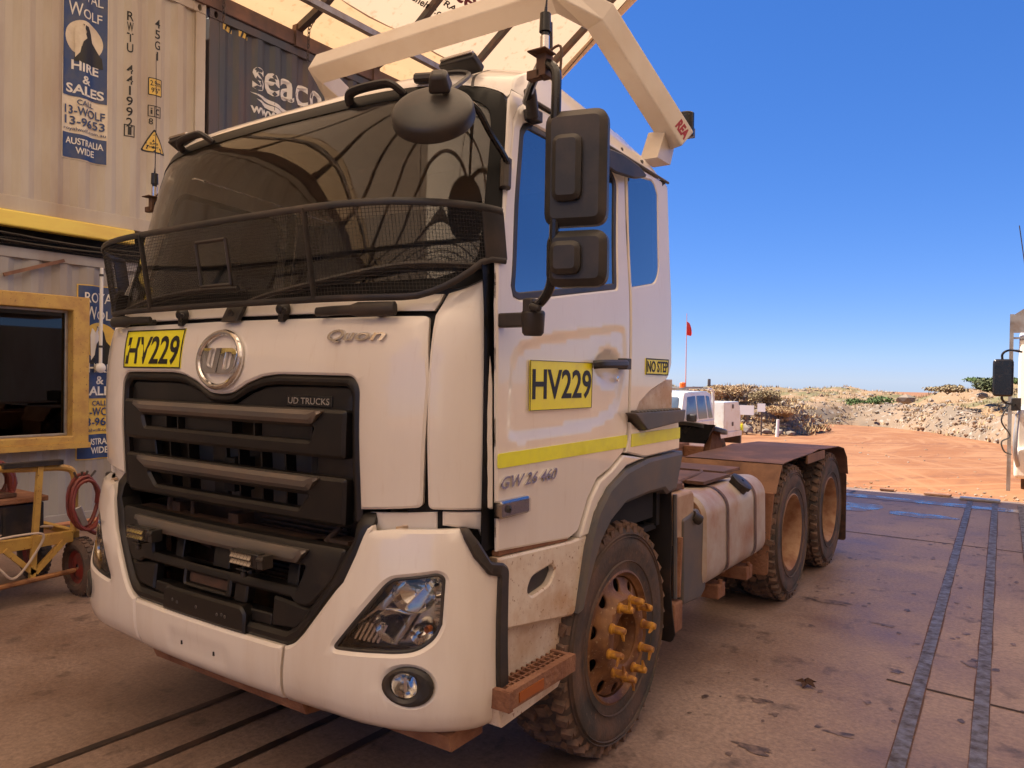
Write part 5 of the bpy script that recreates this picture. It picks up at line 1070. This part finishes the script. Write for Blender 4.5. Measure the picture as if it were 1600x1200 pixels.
tag(MB().tube([(-4.3, 10.0, 7.1), (3.5, 10.3, 13.3)][:1]+[(-2.96, 9.95, 8.15), (-1.6, 9.9, 9.2)], .008, 5).build('guy_wire', STEEL), 'thin guy wire just outside the gable edge of the roof against the sky', 'wire')
# right-hand container row that carries the other side of the roof
for y0, y1, z0, nm in ((-8.44, 3.75, .02, 'near'), (3.8, 9.86, .02, 'far'), (-8.44, 3.75, 3.26, 'near upper'), (3.8, 9.86, 3.26, 'far upper'), (-20.7, -8.5, .02, 'rear'), (-20.7, -8.5, 3.26, 'rear upper')):
    MBx = MB().bbox((10.0, y0, z0), (12.4, y1, z0+2.88)); tag(MBx.build('shipping_container', CREAM), 'plain cream container carrying the right-hand side of the roof', 'container', 'right-hand containers')

# ================================================================ TROLLEY
def build_cart():
    T = thing('hand_trolley', 'rusty yellow four-wheeled workshop trolley by the lower container', 'trolley', (-3.5, .6, 0))
    X0, X1, Y0, Y1 = -3.9, -3.2, -.35, 1.12
    for y in (Y0, Y1):
        MB().bbox((X0, y-.025, .41), (X1, y+.025, .48)).build('deck_frame', YP, T, bevel=.004)
    for x in (X0, X1): MB().bbox((x-.025, Y0+.03, .40), (x+.025, Y1-.03, .485)).build('deck_frame', YP, T, bevel=.004)
    MB().bbox((X0+.03, Y0+.03, .425), (X1-.03, Y1-.03, .44)).build('deck_plate', PANELB, T)
    for y in (.82, -.15):
        MB().tube([(X1+.02, y+.03, 1.0), (X1+.02, y-.02, .16)], .026, 4).build('upright', YP, T, smooth=0)
        for a, b in (((X1+.02, y-.20, .42), (X1+.02, y-.01, .22)), ((X1+.02, y+.20, .42), (X1+.02, y+.0, .22))): MB().tube([a, b], .026, 4).build('brace', YP, T, smooth=0)
    rail = spl([(X1, -.3, .45), (X1, -.3, .88), (X1, -.24, .97), (X1, .3, 1.01), (X1, .75, .98), (X1, 1.02, .965), (X1, 1.10, .90), (X1, 1.105, .7), (X1, 1.10, .47)], 6); MB().tube(rail, .025, 10).build('hand_rail', YP, T)
    MB().bbox((X1-.02, .6, .995), (X1+.05, 1.0, 1.03)).build('tool_bar', BLK, T)
    MB().bbox((X0+.3, .50, .48), (X0+.4, .60, 1.06)).build('post', YP, T, bevel=.004); MB().bbox((X0+.28, .2, 1.0), (X0+.42, .62, 1.07)).build('cross_bar', YP, T, bevel=.004)
    MB().tube([(X1+.06, -.5, .13), (X1+.03, 1.13, .185)], .019, 8).build('axle', mat('rusty_axle', (.35, .16, .06), .7, c2=(.15, .06, .03), scale=12), T)
    for x in (X1+.06, X0):
        for y in (1.13, -.5):
            sg = 1 if y > 0 else -1
            w_ = MB().lathe([(-.03, .02), (-.035, .06), (-.02, .10), (-.035, .125), (.0, .13)], (x, y, .215), 'y', 28).build('wheel', mat('red_hub', (.20, .02, .012), .5, c2=(.1, .03, .02), scale=9) if x > -3.5 and y > 0 else bpy.data.materials.get('red_hub') or RUB, T)
            mb = MB().lathe([(-.03, .125), (-.055, .14), (-.06, .17), (-.04, .205), (0, .215), (.04, .205), (.06, .17), (.055, .14), (.03, .125)], (x, y, .215), 'y', 40)
            for k in range(30):
                for j in (-1, 1): q = Matrix.Rotation(2*math.pi*(k+.5*(j > 0))/30, 3, 'Y'); mb.box(Vector((x, y+j*.022, .215))+q @ Vector((0, 0, .212)), (.026, .034, .012), q)
            mb.build('tyre', RUB, w_)
    return T
CART = build_cart()
bx = MB().bbox((-3.78, -.2, .47), (-3.26, .92, .72)).build('battery_box', mat('black_box_plastic', (.015, .016, .022), .5, c2=(.06, .04, .035), scale=5), bevel=.015); tag(bx, 'black plastic battery box with dusty brown lid on the yellow trolley', 'box')
MB().bbox((-3.80, -.22, .725), (-3.24, .94, .765)).build('lid', MUD, bx, bevel=.008)
MB().bbox((-3.70, .55, .77), (-3.3, .75, .80)).build('lid_clutter', FEND, bx, bevel=.004)
for k in range(3): MB().bbox((-3.259, .1+k*.27, .50), (-3.252, .12+k*.27, .70)).build('rib', BLK, bx)
REDC = mat('red_cable_rubber', (.20, .035, .025), .5, c2=(.13, .04, .03), scale=8)
def coil(c, r, n, ax, label, rr_=.016, sq=1.):
    pts = []; R_ = random.Random(int(c[1]*100))
    for k in range(n*18):
        a = 2*math.pi*k/18; q = r*(1+.13*math.sin(k*.37)+.10*math.sin(k//18*2.1)+R_.uniform(-.02, .02)); pts.append((c[0]+ax*.035*math.sin(k*.21)+.002*k/n*ax, c[1]+q*math.cos(a)*.75, c[2]+q*math.sin(a)*sq))
    o = MB().tube(pts, rr_, 7).build('cable_coil', REDC); tag(o, label, 'cable', 'red jumper cables on the trolley'); return o
coil((-3.42, .62, .86), .15, 7, 1.4, 'thick red cable coil behind the yellow trolley rail, nearest the window', .02)
cl = coil((-3.15, 1.14, .68), .14, 4, 1., 'red cable coil hanging on the right upright of the trolley', .014, 1.35)
MB().box((-3.09, 1.10, .60), (.03, .05, .16), Matrix.Rotation(rad(20), 3, 'X')).build('plug', GALV, cl, bevel=.006); mb = MB()
for k in range(4): mb.tube([(-3.16, 1.12+.015*k, .84), (-3.16+.02*(k % 2), 1.08+.05*k, .93)], .009, 5)
split_build(mb, 'clamp_jaw', STEEL, cl)
tag(MB().tube(spl([(-3.15, 1.16, .5), (-3.2, 1.3, .42), (-3.3, 1.7, .30), (-3.5, 2.2, .1), (-4, 2.8, .03)], 6), .016, 7).build('red_hose', REDC), 'loose red hose trailing from the trolley toward the lower container', 'hose')
tag(MB().tube(spl([(-3.18, .55, .50), (-3.12, .7, .52), (-3.12, .85, .5), (-3.14, .80, .36), (-3.14, .68, .22), (-3.14, .60, .27), (-3.2, .5, .46), (-3.3, .75, .53), (-3.25, .95, .53), (-3.3, .98, .5)], 6), .009, 6).build('thin_cable', mat('white_cable', (.55, .45, .36), .5)), 'thin off-white cable looped over the trolley deck edge', 'cable')

# ================================================================ BACKGROUND
def tp_(x0, y0, z0): return lambda a, b, h: (x0+h, y0+a, z0+b)
WUTE = mat('utility_white', (.78, .76, .72), .3, coat=.5, c2=(.6, .45, .3), scale=3, lo=.5, hi=.8)
def build_ute():
    gx, gy, g = -3.66, 13.0, -.50           # left side plane, front, ground
    T = thing('utility_vehicle', 'white dual cab utility with service body, orange beacon and flag', 'utility', (gx-.9, gy+2.5, g))
    W_ = 1.75
    f = lambda a, b, h: (gx-h, gy+a, g+b)
    body = [(.0, .55), (.0, 1.02), (.15, 1.12), (1.15, 1.20), (1.2, 1.22), (3.35, 1.22), (3.35, .5), (2.9, .5), (2.85, .8), (2.6, .9)][:7]+[(1.15, .5), (1.1, .8), (.7, .92), (.3, .8), (.25, .5)]
    MB().prism(rp(body, .03), f, 0, W_).build('body', WUTE, T, bevel=.03)
    # greenhouse
    gh = [(1.22, 1.215), (1.55, 1.80), (1.62, 1.88), (3.05, 1.90), (3.28, 1.84), (3.36, 1.215)]
    mb = MB(); n = len(gh); vs = [f(a, b, .0+.09*max(0, (b-1.215))/.7) for a, b in gh]+[f(a, b, W_-.09*max(0, (b-1.215))/.7) for a, b in gh]; mb.add(vs, [tuple(range(n)), tuple(range(2*n-1, n-1, -1))]+[(i, n+i, n+(i+1) % n, (i+1) % n) for i in range(n)])
    mb.build('cab', WUTE, T, bevel=.02)
    side = lambda off: (lambda a, b, o: (gx-.09*max(0, b-1.215)/.7+o+off, gy+a, g+b))
    glu = mat('utility_glass', (.10, .13, .17), .08, spec=.9)
    for q in ([(1.50, 1.26), (1.72, 1.78), (2.22, 1.80), (2.22, 1.26)], [(2.30, 1.26), (2.30, 1.80), (2.82, 1.80), (2.88, 1.26)], [(2.95, 1.26), (2.90, 1.80), (3.12, 1.78), (3.24, 1.26)]): MB().panel(rp(q, .04), side(.006), .008, res=.3, r=.002).build('side_window', glu, T)
    MB().panel(rp([(.10, 1.25), (W_-.10, 1.25), (W_-.18, 1.78), (.18, 1.78)], .05), lambda a, b, o: (gx-a, gy+1.22+(b-1.215)*.564-.012-o, g+b), .01, res=.3, r=.002).build('windscreen', glu, T)
    MB().panel(rp([(1.46, 1.215), (1.70, 1.79), (2.26, 1.81), (2.26, .56), (1.5, .56)], .03), side(.004), .004, res=.3, r=.001, holes=[rp([(1.50, 1.26), (1.72, 1.78), (2.22, 1.80), (2.22, 1.26)], .04)]).build('front_door', WUTE, T)
    MB().bbox((gx+.02, gy+1.48, g+1.24), (gx+.24, gy+1.56, g+1.40)).build('door_mirror', BLK, T, bevel=.02)
    # roof bar with beacon, lamps and flag
    MB().bbox((gx-1.6, gy+1.85, g+1.93), (gx-.12, gy+1.95, g+1.98)).build('roof_bar', GALV, T); MB().bbox((gx-1.6, gy+2.9, g+1.95), (gx-.05, gy+2.98, g+2.0)).build('roof_bar', GALV, T)
    for x in (-.2, -1.5): MB().bbox((gx+x-.03, gy+1.85, g+1.97), (gx+x+.03, gy+2.98, g+2.01)).build('roof_bar', GALV, T)
    MB().lathe([(0, .07), (.10, .07), (.12, .05), (.125, .001)], (gx-.25, gy+1.9, g+1.99), 'z', 16).build('beacon', mat('orange_beacon', (.85, .16, .02), .3), T)
    MB().bbox((gx-1.5, gy+1.82, g+1.98), (gx-1.3, gy+1.95, g+2.1)).build('work_lamp', WHT, T, bevel=.02); MB().bbox((gx-.02, gy+2.85, g+2.02), (gx+.02, gy+3.0, g+2.2)).build('work_lamp', GREYP, T, bevel=.02)
    FP = MB().cyl((gx-.22, gy+2.0, g+1.98), (gx-.22, gy+2.0, g+3.70), .013, .007, 8).build('flag_pole', mat('red_pole', (.6, .3, .3), .5), T)
    MB().panel([(0, 0), (0, .32), (.04, .28), (.14, .03), (.08, -.02)], lambda a, b, o: (gx-.22+a, gy+2.0+.08*math.sin(a*25)+o, g+3.2+b), .006, res=.04, r=0).build('flag', mat('red_flag', (.75, .06, .05), .6), FP)
    # service body
    MB().bbox((gx-1.75, gy+3.42, g+.72), (gx+.04, gy+5.35, g+.86)).build('tray', WUTE, T, bevel=.01)
    MB().prism(rp([(3.95, .86), (5.25, .86), (5.25, 1.30), (5.05, 1.62), (3.95, 1.62)], .02), f, -.03, .6).build('tool_locker', WUTE, T, bevel=.015); MB().prism(rp([(3.95, .86), (5.25, .86), (5.25, 1.30), (5.05, 1.62), (3.95, 1.62)], .02), f, 1.2, 1.78).build('tool_locker', WUTE, T, bevel=.015)
    for y, z in ((4.6, 1.5), (4.6, 1.05)): MB().bbox((gx+.03, gy+y-.05, g+z-.05), (gx+.045, gy+y+.05, g+z+.05)).build('locker_latch', STEEL, T)
    MB().lathe([(-.02, .01), (0, .35), (.25, .38), (.5, .35), (.52, .01)], (gx-.95, gy+3.7, g+1.3), 'y', 20).build('water_tank', mat('cream_tank', (.7, .6, .35), .5), T)
    MB().tube(spl([(gx-.1, gy+3.5, g+.86), (gx-.1, gy+3.5, g+1.75), (gx-.1, gy+3.4, g+1.92), (gx-.1, gy+3.1, g+1.95)], 5), .035, 8).build('ladder_hoop', WUTE, T); MB().tube(spl([(gx-1.6, gy+3.5, g+.86), (gx-1.6, gy+3.5, g+1.75), (gx-1.6, gy+3.4, g+1.92), (gx-1.6, gy+3.1, g+1.95)], 5), .035, 8).build('ladder_hoop', WUTE, T)
    MB().bbox((gx-1.7, gy+5.35, g+.5), (gx-.0, gy+5.45, g+.72)).build('rear_bumper', STEEL, T, bevel=.01); MB().bbox((gx-.15, gy+5.36, g+.72), (gx+.05, gy+5.42, g+1.05)).build('tail_panel', YP, T); MB().bbox((gx-.13, gy+5.30, g+.85), (gx+.058, gy+5.41, g+1.0)).build('yellow_reflector', YEL, T)
    MB().bbox((gx-1.75, gy-.15, g+.4), (gx, gy+.02, g+.75)).build('bull_bar', BLK, T, bevel=.03)
    for y in (.7, 3.9):
        for x in (-.12, -1.63): w_ = MB().lathe([(-.12, .36), (-.12, .24), (-.1, .36), (.1, .38), (.12, .34), (.10, .24), (.06, .2), (.06, .01)], (gx+x, gy+y, g+.385), 'x', 28).build('wheel', RUB, T)
    return T
build_ute()
# other truck whose edge shows at the right of the picture
def build_other():
    X, Y, g = 2.44, 12.6, -.08
    T = thing('parked_truck', 'white truck at the far right edge of the slab with black side mirror', 'truck', (X+1.25, Y+2, g))
    MB().prism(rp([(0.05, .5), (0, 1.3), (.12, 1.42), (.35, 2.55), (.55, 2.62), (1.9, 2.62), (1.95, .5)], .05), lambda a, b, h: (X+.11+h, Y+a, g+b), 0, 2.35).build('cab', PAINT, T, bevel=.05, seg=3)
    MB().panel(rp([(.2, 1.45), (2.2, 1.45), (2.15, 2.35), (.25, 2.35)], .08), lambda a, b, o: (X+.11+a, Y+.12+(b-1.42)*.204-.02-o, g+b), .01, res=.4, r=.003).build('windscreen', BLKG, T)
    MB().bbox((X+.08, Y-.12, g+.30), (X+2.5, Y+.1, g+.78)).build('bumper', PAINT, T, bevel=.06, seg=3)
    MB().panel(rp([(.45, 1.50), (1.25, 1.50), (1.25, 2.2), (.55, 2.2)], .05), lambda a, b, o: (X+.105-o, Y+a, g+b), .008, res=.4, r=.002).build('side_window', BLKG, T)
    mr = MB().tube(spl([(X+.15, Y-.02, g+2.28), (X+.0, Y-.25, g+2.30), (X-.09, Y-.3, g+2.24), (X-.09, Y-.3, g+2.1), (X-.09, Y-.3, g+1.62), (X-.06, Y-.28, g+1.50), (X+.03, Y-.2, g+1.46), (X+.15, Y, g+1.44)], 5), .017, 8).build('door_mirror', BLKG, T)
    MB().panel(rect(-.145, -.30, .13, .28, .06), lambda a, b, o: (X-.07+a, Y-.30-o, g+1.88+b), .07, res=.1, r=.02, off=.04).build('mirror_housing', BLKG, mr)
    MB().bbox((X+.03, Y-.12, g+1.36), (X+.16, Y+.05, g+1.56)).build('mirror_bracket', BLK, T, bevel=.01)
    MB().bbox((X-.02, Y+.3, g+.05), (X+.035, Y+.36, g+2.9)).build('rack_post', GALV, T); MB().prism([(-.02, 2.85), (.4, 3.15), (.4, 3.5), (.9, 3.5), (.9, 2.6), (-.02, 2.6)], lambda a, b, h: (X+a, Y+.3+h, g+b), 0, .06).build('headboard', GALV, T)
    for z in (2.3, 2.5, 2.7): MB().bbox((X, Y+.31, g+z), (X+.5, Y+.34, g+z+.03)).build('rack_rung', GALV, T)
    MB().tube(spl([(X+.03, Y+.2, g+1.5), (X-.1, Y+.1, g+1.2), (X+.02, Y+.2, g+.95), (X-.09, Y+.1, g+.85), (X-.05, Y+.1, g+.7), (X+.04, Y+.2, g+.65)], 6), .012, 6).build('hanging_cable', BLK, T)
    MB().tube([(X+.2, Y+.3, g+3.4), (X+.08, Y+.2, g+4.3)], .008, 5).build('whip_aerial', BLK, T)
    MB().tube(spl([(X+.12, Y-.02, g+1.3), (X+.1, Y-.14, g+1.0), (X+.1, Y-.16, g+.7), (X+.14, Y-.1, g+.5)], 5), .035, 8).build('grab_bar', GALV, T)
    MB().lathe([(-.13, .3), (-.13, .50), (0, .52), (.13, .50), (.13, .3), (.1, .25), (.1, .01)], (X+.30, Y+1.0, g+.52), 'x', 32).build('wheel', RUB, T); MB().lathe([(-.13, .3), (-.13, .50), (0, .52), (.13, .50), (.13, .3), (.1, .25), (.1, .01)], (X+2.1, Y+1.0, g+.52), 'x', 32).build('wheel', RUB, T)
    MB().prism([(1.9, .6), (7, .6), (7, 2.3), (1.95, 2.3)], lambda a, b, h: (X+.15+h, Y+a, g+b), 0, 2.3).build('tray_body', GALV, T, bevel=.02)
build_other()
# --- rubble banks and hills
BANK = mat('rubble_bank_soil', (.256, .166, .099), .95, c2=(.192, .141, .096), scale=.5, lo=.42, hi=.6, c3=(.352, .301, .243), scale3=3.2, lo3=.56, hi3=.66, bump=1., bscale=5)
HILL = mat('scrub_hill_soil', (.282, .173, .090), .95, c2=(.154, .128, .051), scale=.28, lo=.47, hi=.58, c3=(.371, .307, .230), scale3=2.2, lo3=.58, hi3=.66, bump=1., bscale=4)
def fbm(x, y, s):
    v = 0; a = 1
    for k in range(4): v += a*math.sin(x*1.7*2**k+s+1.3*math.sin(y*1.1*2**k+s*2))*math.cos(y*1.9*2**k-s*1.7+math.sin(x*2**k)); a *= .5
    return v
def terrain(nm, m, line, depth, hts, back, nz=.12, res=.5):
    """bank following a polyline of base points; hts = crest height at each point"""
    mb = MB(); P_ = []
    L = [Vector(p) for p in line]; N = 0; rows = []
    for (a, b, h0, h1) in zip(L, L[1:], hts, hts[1:]):
        k = max(1, int((b-a).length/res))
        for i in range(k): t = i/k; P_.append((a+(b-a)*t, h0+(h1-h0)*t))
    P_.append((L[-1], hts[-1]))
    prof = [(0, -.3), (.03, .0), (.15, .35), (.35, .75), (.55, .97), (.75, 1.0), (.9, 1.0), (1., .96)]
    prof = [(t, lerp(prof, t)) for t in [k/16 for k in range(17)]]
    vs = []
    for i, (p, h) in enumerate(P_):
        for t, q in prof:
            y = p.y+depth*t+.6*nz*fbm(p.x*.3, t*3, 4)*4; x = p.x*(1+back*t); z0 = gz(x, min(y, 40))
            vs.append((x, y, z0+h*q*(1+.35*fbm(x*.16, y*.2, 1))+nz*fbm(x*.9, y*.9, 2)*min(1, q*2+.1)))
    n = len(prof); mb.add(vs, [(i*n+j, (i+1)*n+j, (i+1)*n+j+1, i*n+j+1) for i in range(len(P_)-1) for j in range(n-1)])
    o = mb.build(nm, m, smooth=60); struct(o); return [v for k, v in enumerate(vs) if k % n > 0]
b1 = terrain('gravel_bank', BANK, [(-20, 45), (-8.5, 43), (-6.3, 46), (-4, 45.5), (-1.7, 42), (1.8, 34), (6, 29), (14, 26)], 5, [.9, .85, .95, .95, .95, .95, 1.0, 1.0], .05)
b2 = terrain('scrub_hill', HILL, [(-40, 60), (-20, 58), (-12, 56), (-8, 55), (-5.5, 55), (-3, 53), (0, 50), (3, 46), (8, 42), (18, 40)], 26, [1.1, 1.2, 1.35, 1.2, .85, 1.5, 2.05, 2.6, 2.9, 3.0], .08, nz=.10, res=.6)
b3 = terrain('rubble_mound', BANK, [(-16, 33), (-11, 32.2), (-8.1, 32), (-6.6, 32.5), (-5.75, 33.2)], 5, [1.5, 1.6, 1.55, 1.25, .35], .02)
# scattered rocks (uncountable) and larger single boulders
ROCK = [mat('pale_rock', (.320, .269, .211), .9, c2=(.243, .179, .128), scale=3), mat('grey_rock', (.230, .179, .134), .9, c2=(.269, .192, .128), scale=3), mat('ochre_rock', (.269, .166, .096), .9)]
def rockm(mb, c, s, rr, mi=0):
    bm = bmesh.new(); bmesh.ops.create_icosphere(bm, subdivisions=1, radius=s)
    sc = Vector((rr.uniform(.7, 1.4), rr.uniform(.7, 1.3), rr.uniform(.45, .85))); q = Matrix.Rotation(rr.uniform(0, 6), 3, 'Z')
    vs = [tuple(q @ Vector((v.co.x*sc.x*rr.uniform(.75, 1.2), v.co.y*sc.y*rr.uniform(.75, 1.2), v.co.z*sc.z*rr.uniform(.75, 1.2)))+Vector(c)) for v in bm.verts]
    bm.verts.index_update(); mb.add(vs, [tuple(v.index for v in f.verts) for f in bm.faces], mi); bm.free()
rr = random.Random(11)
for nm, pts, num, smax in (('loose_rubble', b1, 1300, .12), ('loose_rubble', b2, 1200, .24), ('loose_rubble', b3, 900, .15)):
    mb = MB()
    for k in range(num): p = rr.choice(pts); rockm(mb, (p[0]+rr.uniform(-.3, .3), p[1]+rr.uniform(-.3, .3), p[2]+.02), smax*rr.uniform(.2, 1)**2+.02, rr, rr.choice((0, 0, 1, 2)))
    struct(mb.build(nm, ROCK, smooth=0), 'stuff')
for k, (x, y, z, s, lab) in enumerate([(-7.75, 31.7, -.62, .32, 'large pale grey boulder at the left foot of the mound beside the utility'), (-6.9, 32.0, -.66, .22, 'white boulder at the foot of the mound, middle of the row'), (-6.45, 32.3, -.68, .26, 'squat grey boulder at the foot of the mound'), (-6.0, 32.5, -.7, .18, 'small white boulder at the right end of the mound'), (.0, 54, .75, .45, 'big white slab of rock high on the right-hand hill'), (-4.6, 57, .25, .5, 'grey slanting rock slab in the dip between the hills')]):
    mb = MB(); rockm(mb, (x, y, z+s*.4), s, rr); tag(mb.build('boulder', ROCK[k % 2], smooth=0), lab, 'boulder')
# vegetation
LEAF = [mat('scrub_green', (.061, .074, .019), .8, c2=(.096, .096, .032), scale=3), mat('bright_green_scrub', (.070, .109, .019), .8), mat('dry_grass', (.50, .34, .17), .9, c2=(.282, .179, .083), scale=2), mat('olive_scrub', (.269, .198, .096), .85)]
def leafy(mb, c, rx, rz, n, s, rr, mi):
    for k in range(n):
        a = rr.uniform(0, 6.28); u = rr.uniform(-1, 1); q = rr.uniform(.35, 1)**.5; h = math.sqrt(1-u*u)
        p = Vector((c[0]+rx*q*h*math.cos(a)*rr.uniform(.8, 1.15), c[1]+rx*q*h*math.sin(a), c[2]+rz*(.9+q*u)))
        d1 = Vector((rr.uniform(-1, 1), rr.uniform(-1, 1), rr.uniform(-.3, 1))).normalized()*s; d2 = d1.orthogonal().normalized()*s*.45
        mb.add([p-d1, p+d2, p+d1, p-d2], [(0, 1, 2, 3)], mi)
def shrub(name, x, y, z, rx, rz, n, s, m, lab, group, stems=5):
    S_ = thing(name, lab, 'shrub', (x, y, z), group); mb = MB(); r_ = random.Random(int(x*31+y*7))
    for k in range(7): leafy(mb, (x+r_.uniform(-.7, .7)*rx, y+r_.uniform(-.6, .6)*rx, z+r_.uniform(0, .6)*rz), rx*r_.uniform(.35, .6), rz*r_.uniform(.3, .55), n//7, s, r_, 0)
    mb.build('crown', m, S_, smooth=0); mb = MB()
    for k in range(stems): a = r_.uniform(0, 6.28); mb.tube([(x, y, z-.15), (x+.3*rx*math.cos(a), y+.3*rx*math.sin(a), z+.5*rz), (x+.7*rx*math.cos(a), y+.7*rx*math.sin(a), z+rz*1.2)], [.03, .02, .008], 5)
    mb.build('stem', mat('twig_bark', (.12, .08, .05), .9) if 'twig_bark' not in bpy.data.materials else bpy.data.materials['twig_bark'], S_)
shrub('green_bush', .95, 52, 1.15, 1.2, .7, 2200, .12, LEAF[0], 'tallest round green bush on the hill crest beside the right-hand mirror', 'bushes on the hills')
shrub('green_bush', -6.4, 53.5, -.05, 1.5, .5, 1800, .12, LEAF[1], 'bright green sprawling bush in the dip between the hills', 'bushes on the hills')
shrub('green_bush', .6, 53, 1.65, 1.6, .32, 1300, .11, LEAF[1], 'low green bush just below the hill crest, left of the tallest bush', 'bushes on the hills')
shrub('green_bush', -1.8, 53, 1.1, 1.3, .3, 900, .11, LEAF[3], 'flat olive bush on the left shoulder of the right-hand hill', 'bushes on the hills')
for k, (x, y, z, rx, rz, lab) in enumerate([(-8.9, 33.6, .75, .9, .42, 'dry brown bush on the mound just behind the utility service body'), (-7.5, 33.8, .62, .8, .42, 'dry twiggy bush on top of the mound left of the white signs'), (-6.7, 33.2, .05, .7, .4, 'small dry bush on the right slope of the mound'), (-10.4, 34.2, .9, 1., .35, 'dry bush on the mound top hidden partly by the utility roof')]):
    shrub('dry_bush', x, y, z, rx, rz, 2600, .052, LEAF[2] if k != 1 else LEAF[3], lab, 'dry bushes on the mound', 9)
mb = MB(); rr = random.Random(3)
for pts, num, hh in ((b1, 500, .13), (b2, 2000, .22), (b3, 1100, .15)):
    for k in range(num):
        p = rr.choice(pts); x, y = p[0]+rr.uniform(-.5, .5), p[1]+rr.uniform(-.5, .5); mi = 0 if fbm(x*.12, y*.15, 6) < .35 else 1
        for j in range(9):
            a = rr.uniform(0, 6.28); l = hh*rr.uniform(.4, 1.2); w_ = .03; q = rr.uniform(.3, 1.2)
            bx_, by_ = x+rr.uniform(-.22, .22), y+rr.uniform(-.22, .22)
            mb.add([(bx_-w_*math.sin(a), by_+w_*math.cos(a), p[2]-.05), (bx_+w_*math.sin(a), by_-w_*math.cos(a), p[2]-.05), (bx_+q*l*math.cos(a), by_+q*l*math.sin(a), p[2]+l)], [(0, 1, 2)], mi)
struct(mb.build('dry_grass', [LEAF[2], LEAF[3]], smooth=0), 'stuff')
# white sign boards and marker post on the mound
for k, (x, z, w_, h, lab) in enumerate([(-7.65, .35, .62, .42, 'larger white notice board on posts at the mound, left of the pair'), (-7.02, .48, .34, .36, 'smaller white notice board, right of the pair at the mound')]):
    S_ = MB().bbox((x-w_/2, 31.6, z-h/2), (x+w_/2, 31.63, z+h/2)).build('notice_board', WHT); tag(S_, lab, 'sign')
    MB().bbox((x-.03, 31.64, -1), (x+.03, 31.68, z+h/2-.05)).build('post', STEEL, S_)
tag(MB().tube([(-6.25, 31.3, -.8), (-6.22, 31.3, .02)], [.07, .06], 8).build('marker_post', WHT), 'short white marker post in front of the rubble mound', 'post')
mb = MB(); rr = random.Random(8)
for k in range(260): rockm(mb, (rr.uniform(-8, 4), 11.5+abs(rr.gauss(0, .35)), -.015), rr.uniform(.008, .03), rr, rr.choice((0, 1, 2)))
for k in range(160): x, y = rr.uniform(-10, 5), rr.uniform(12, 30); rockm(mb, (x, y, gz(x, y)), rr.uniform(.012, .05), rr, rr.choice((0, 2, 2)))
struct(mb.build('gravel', ROCK, smooth=0), 'stuff')
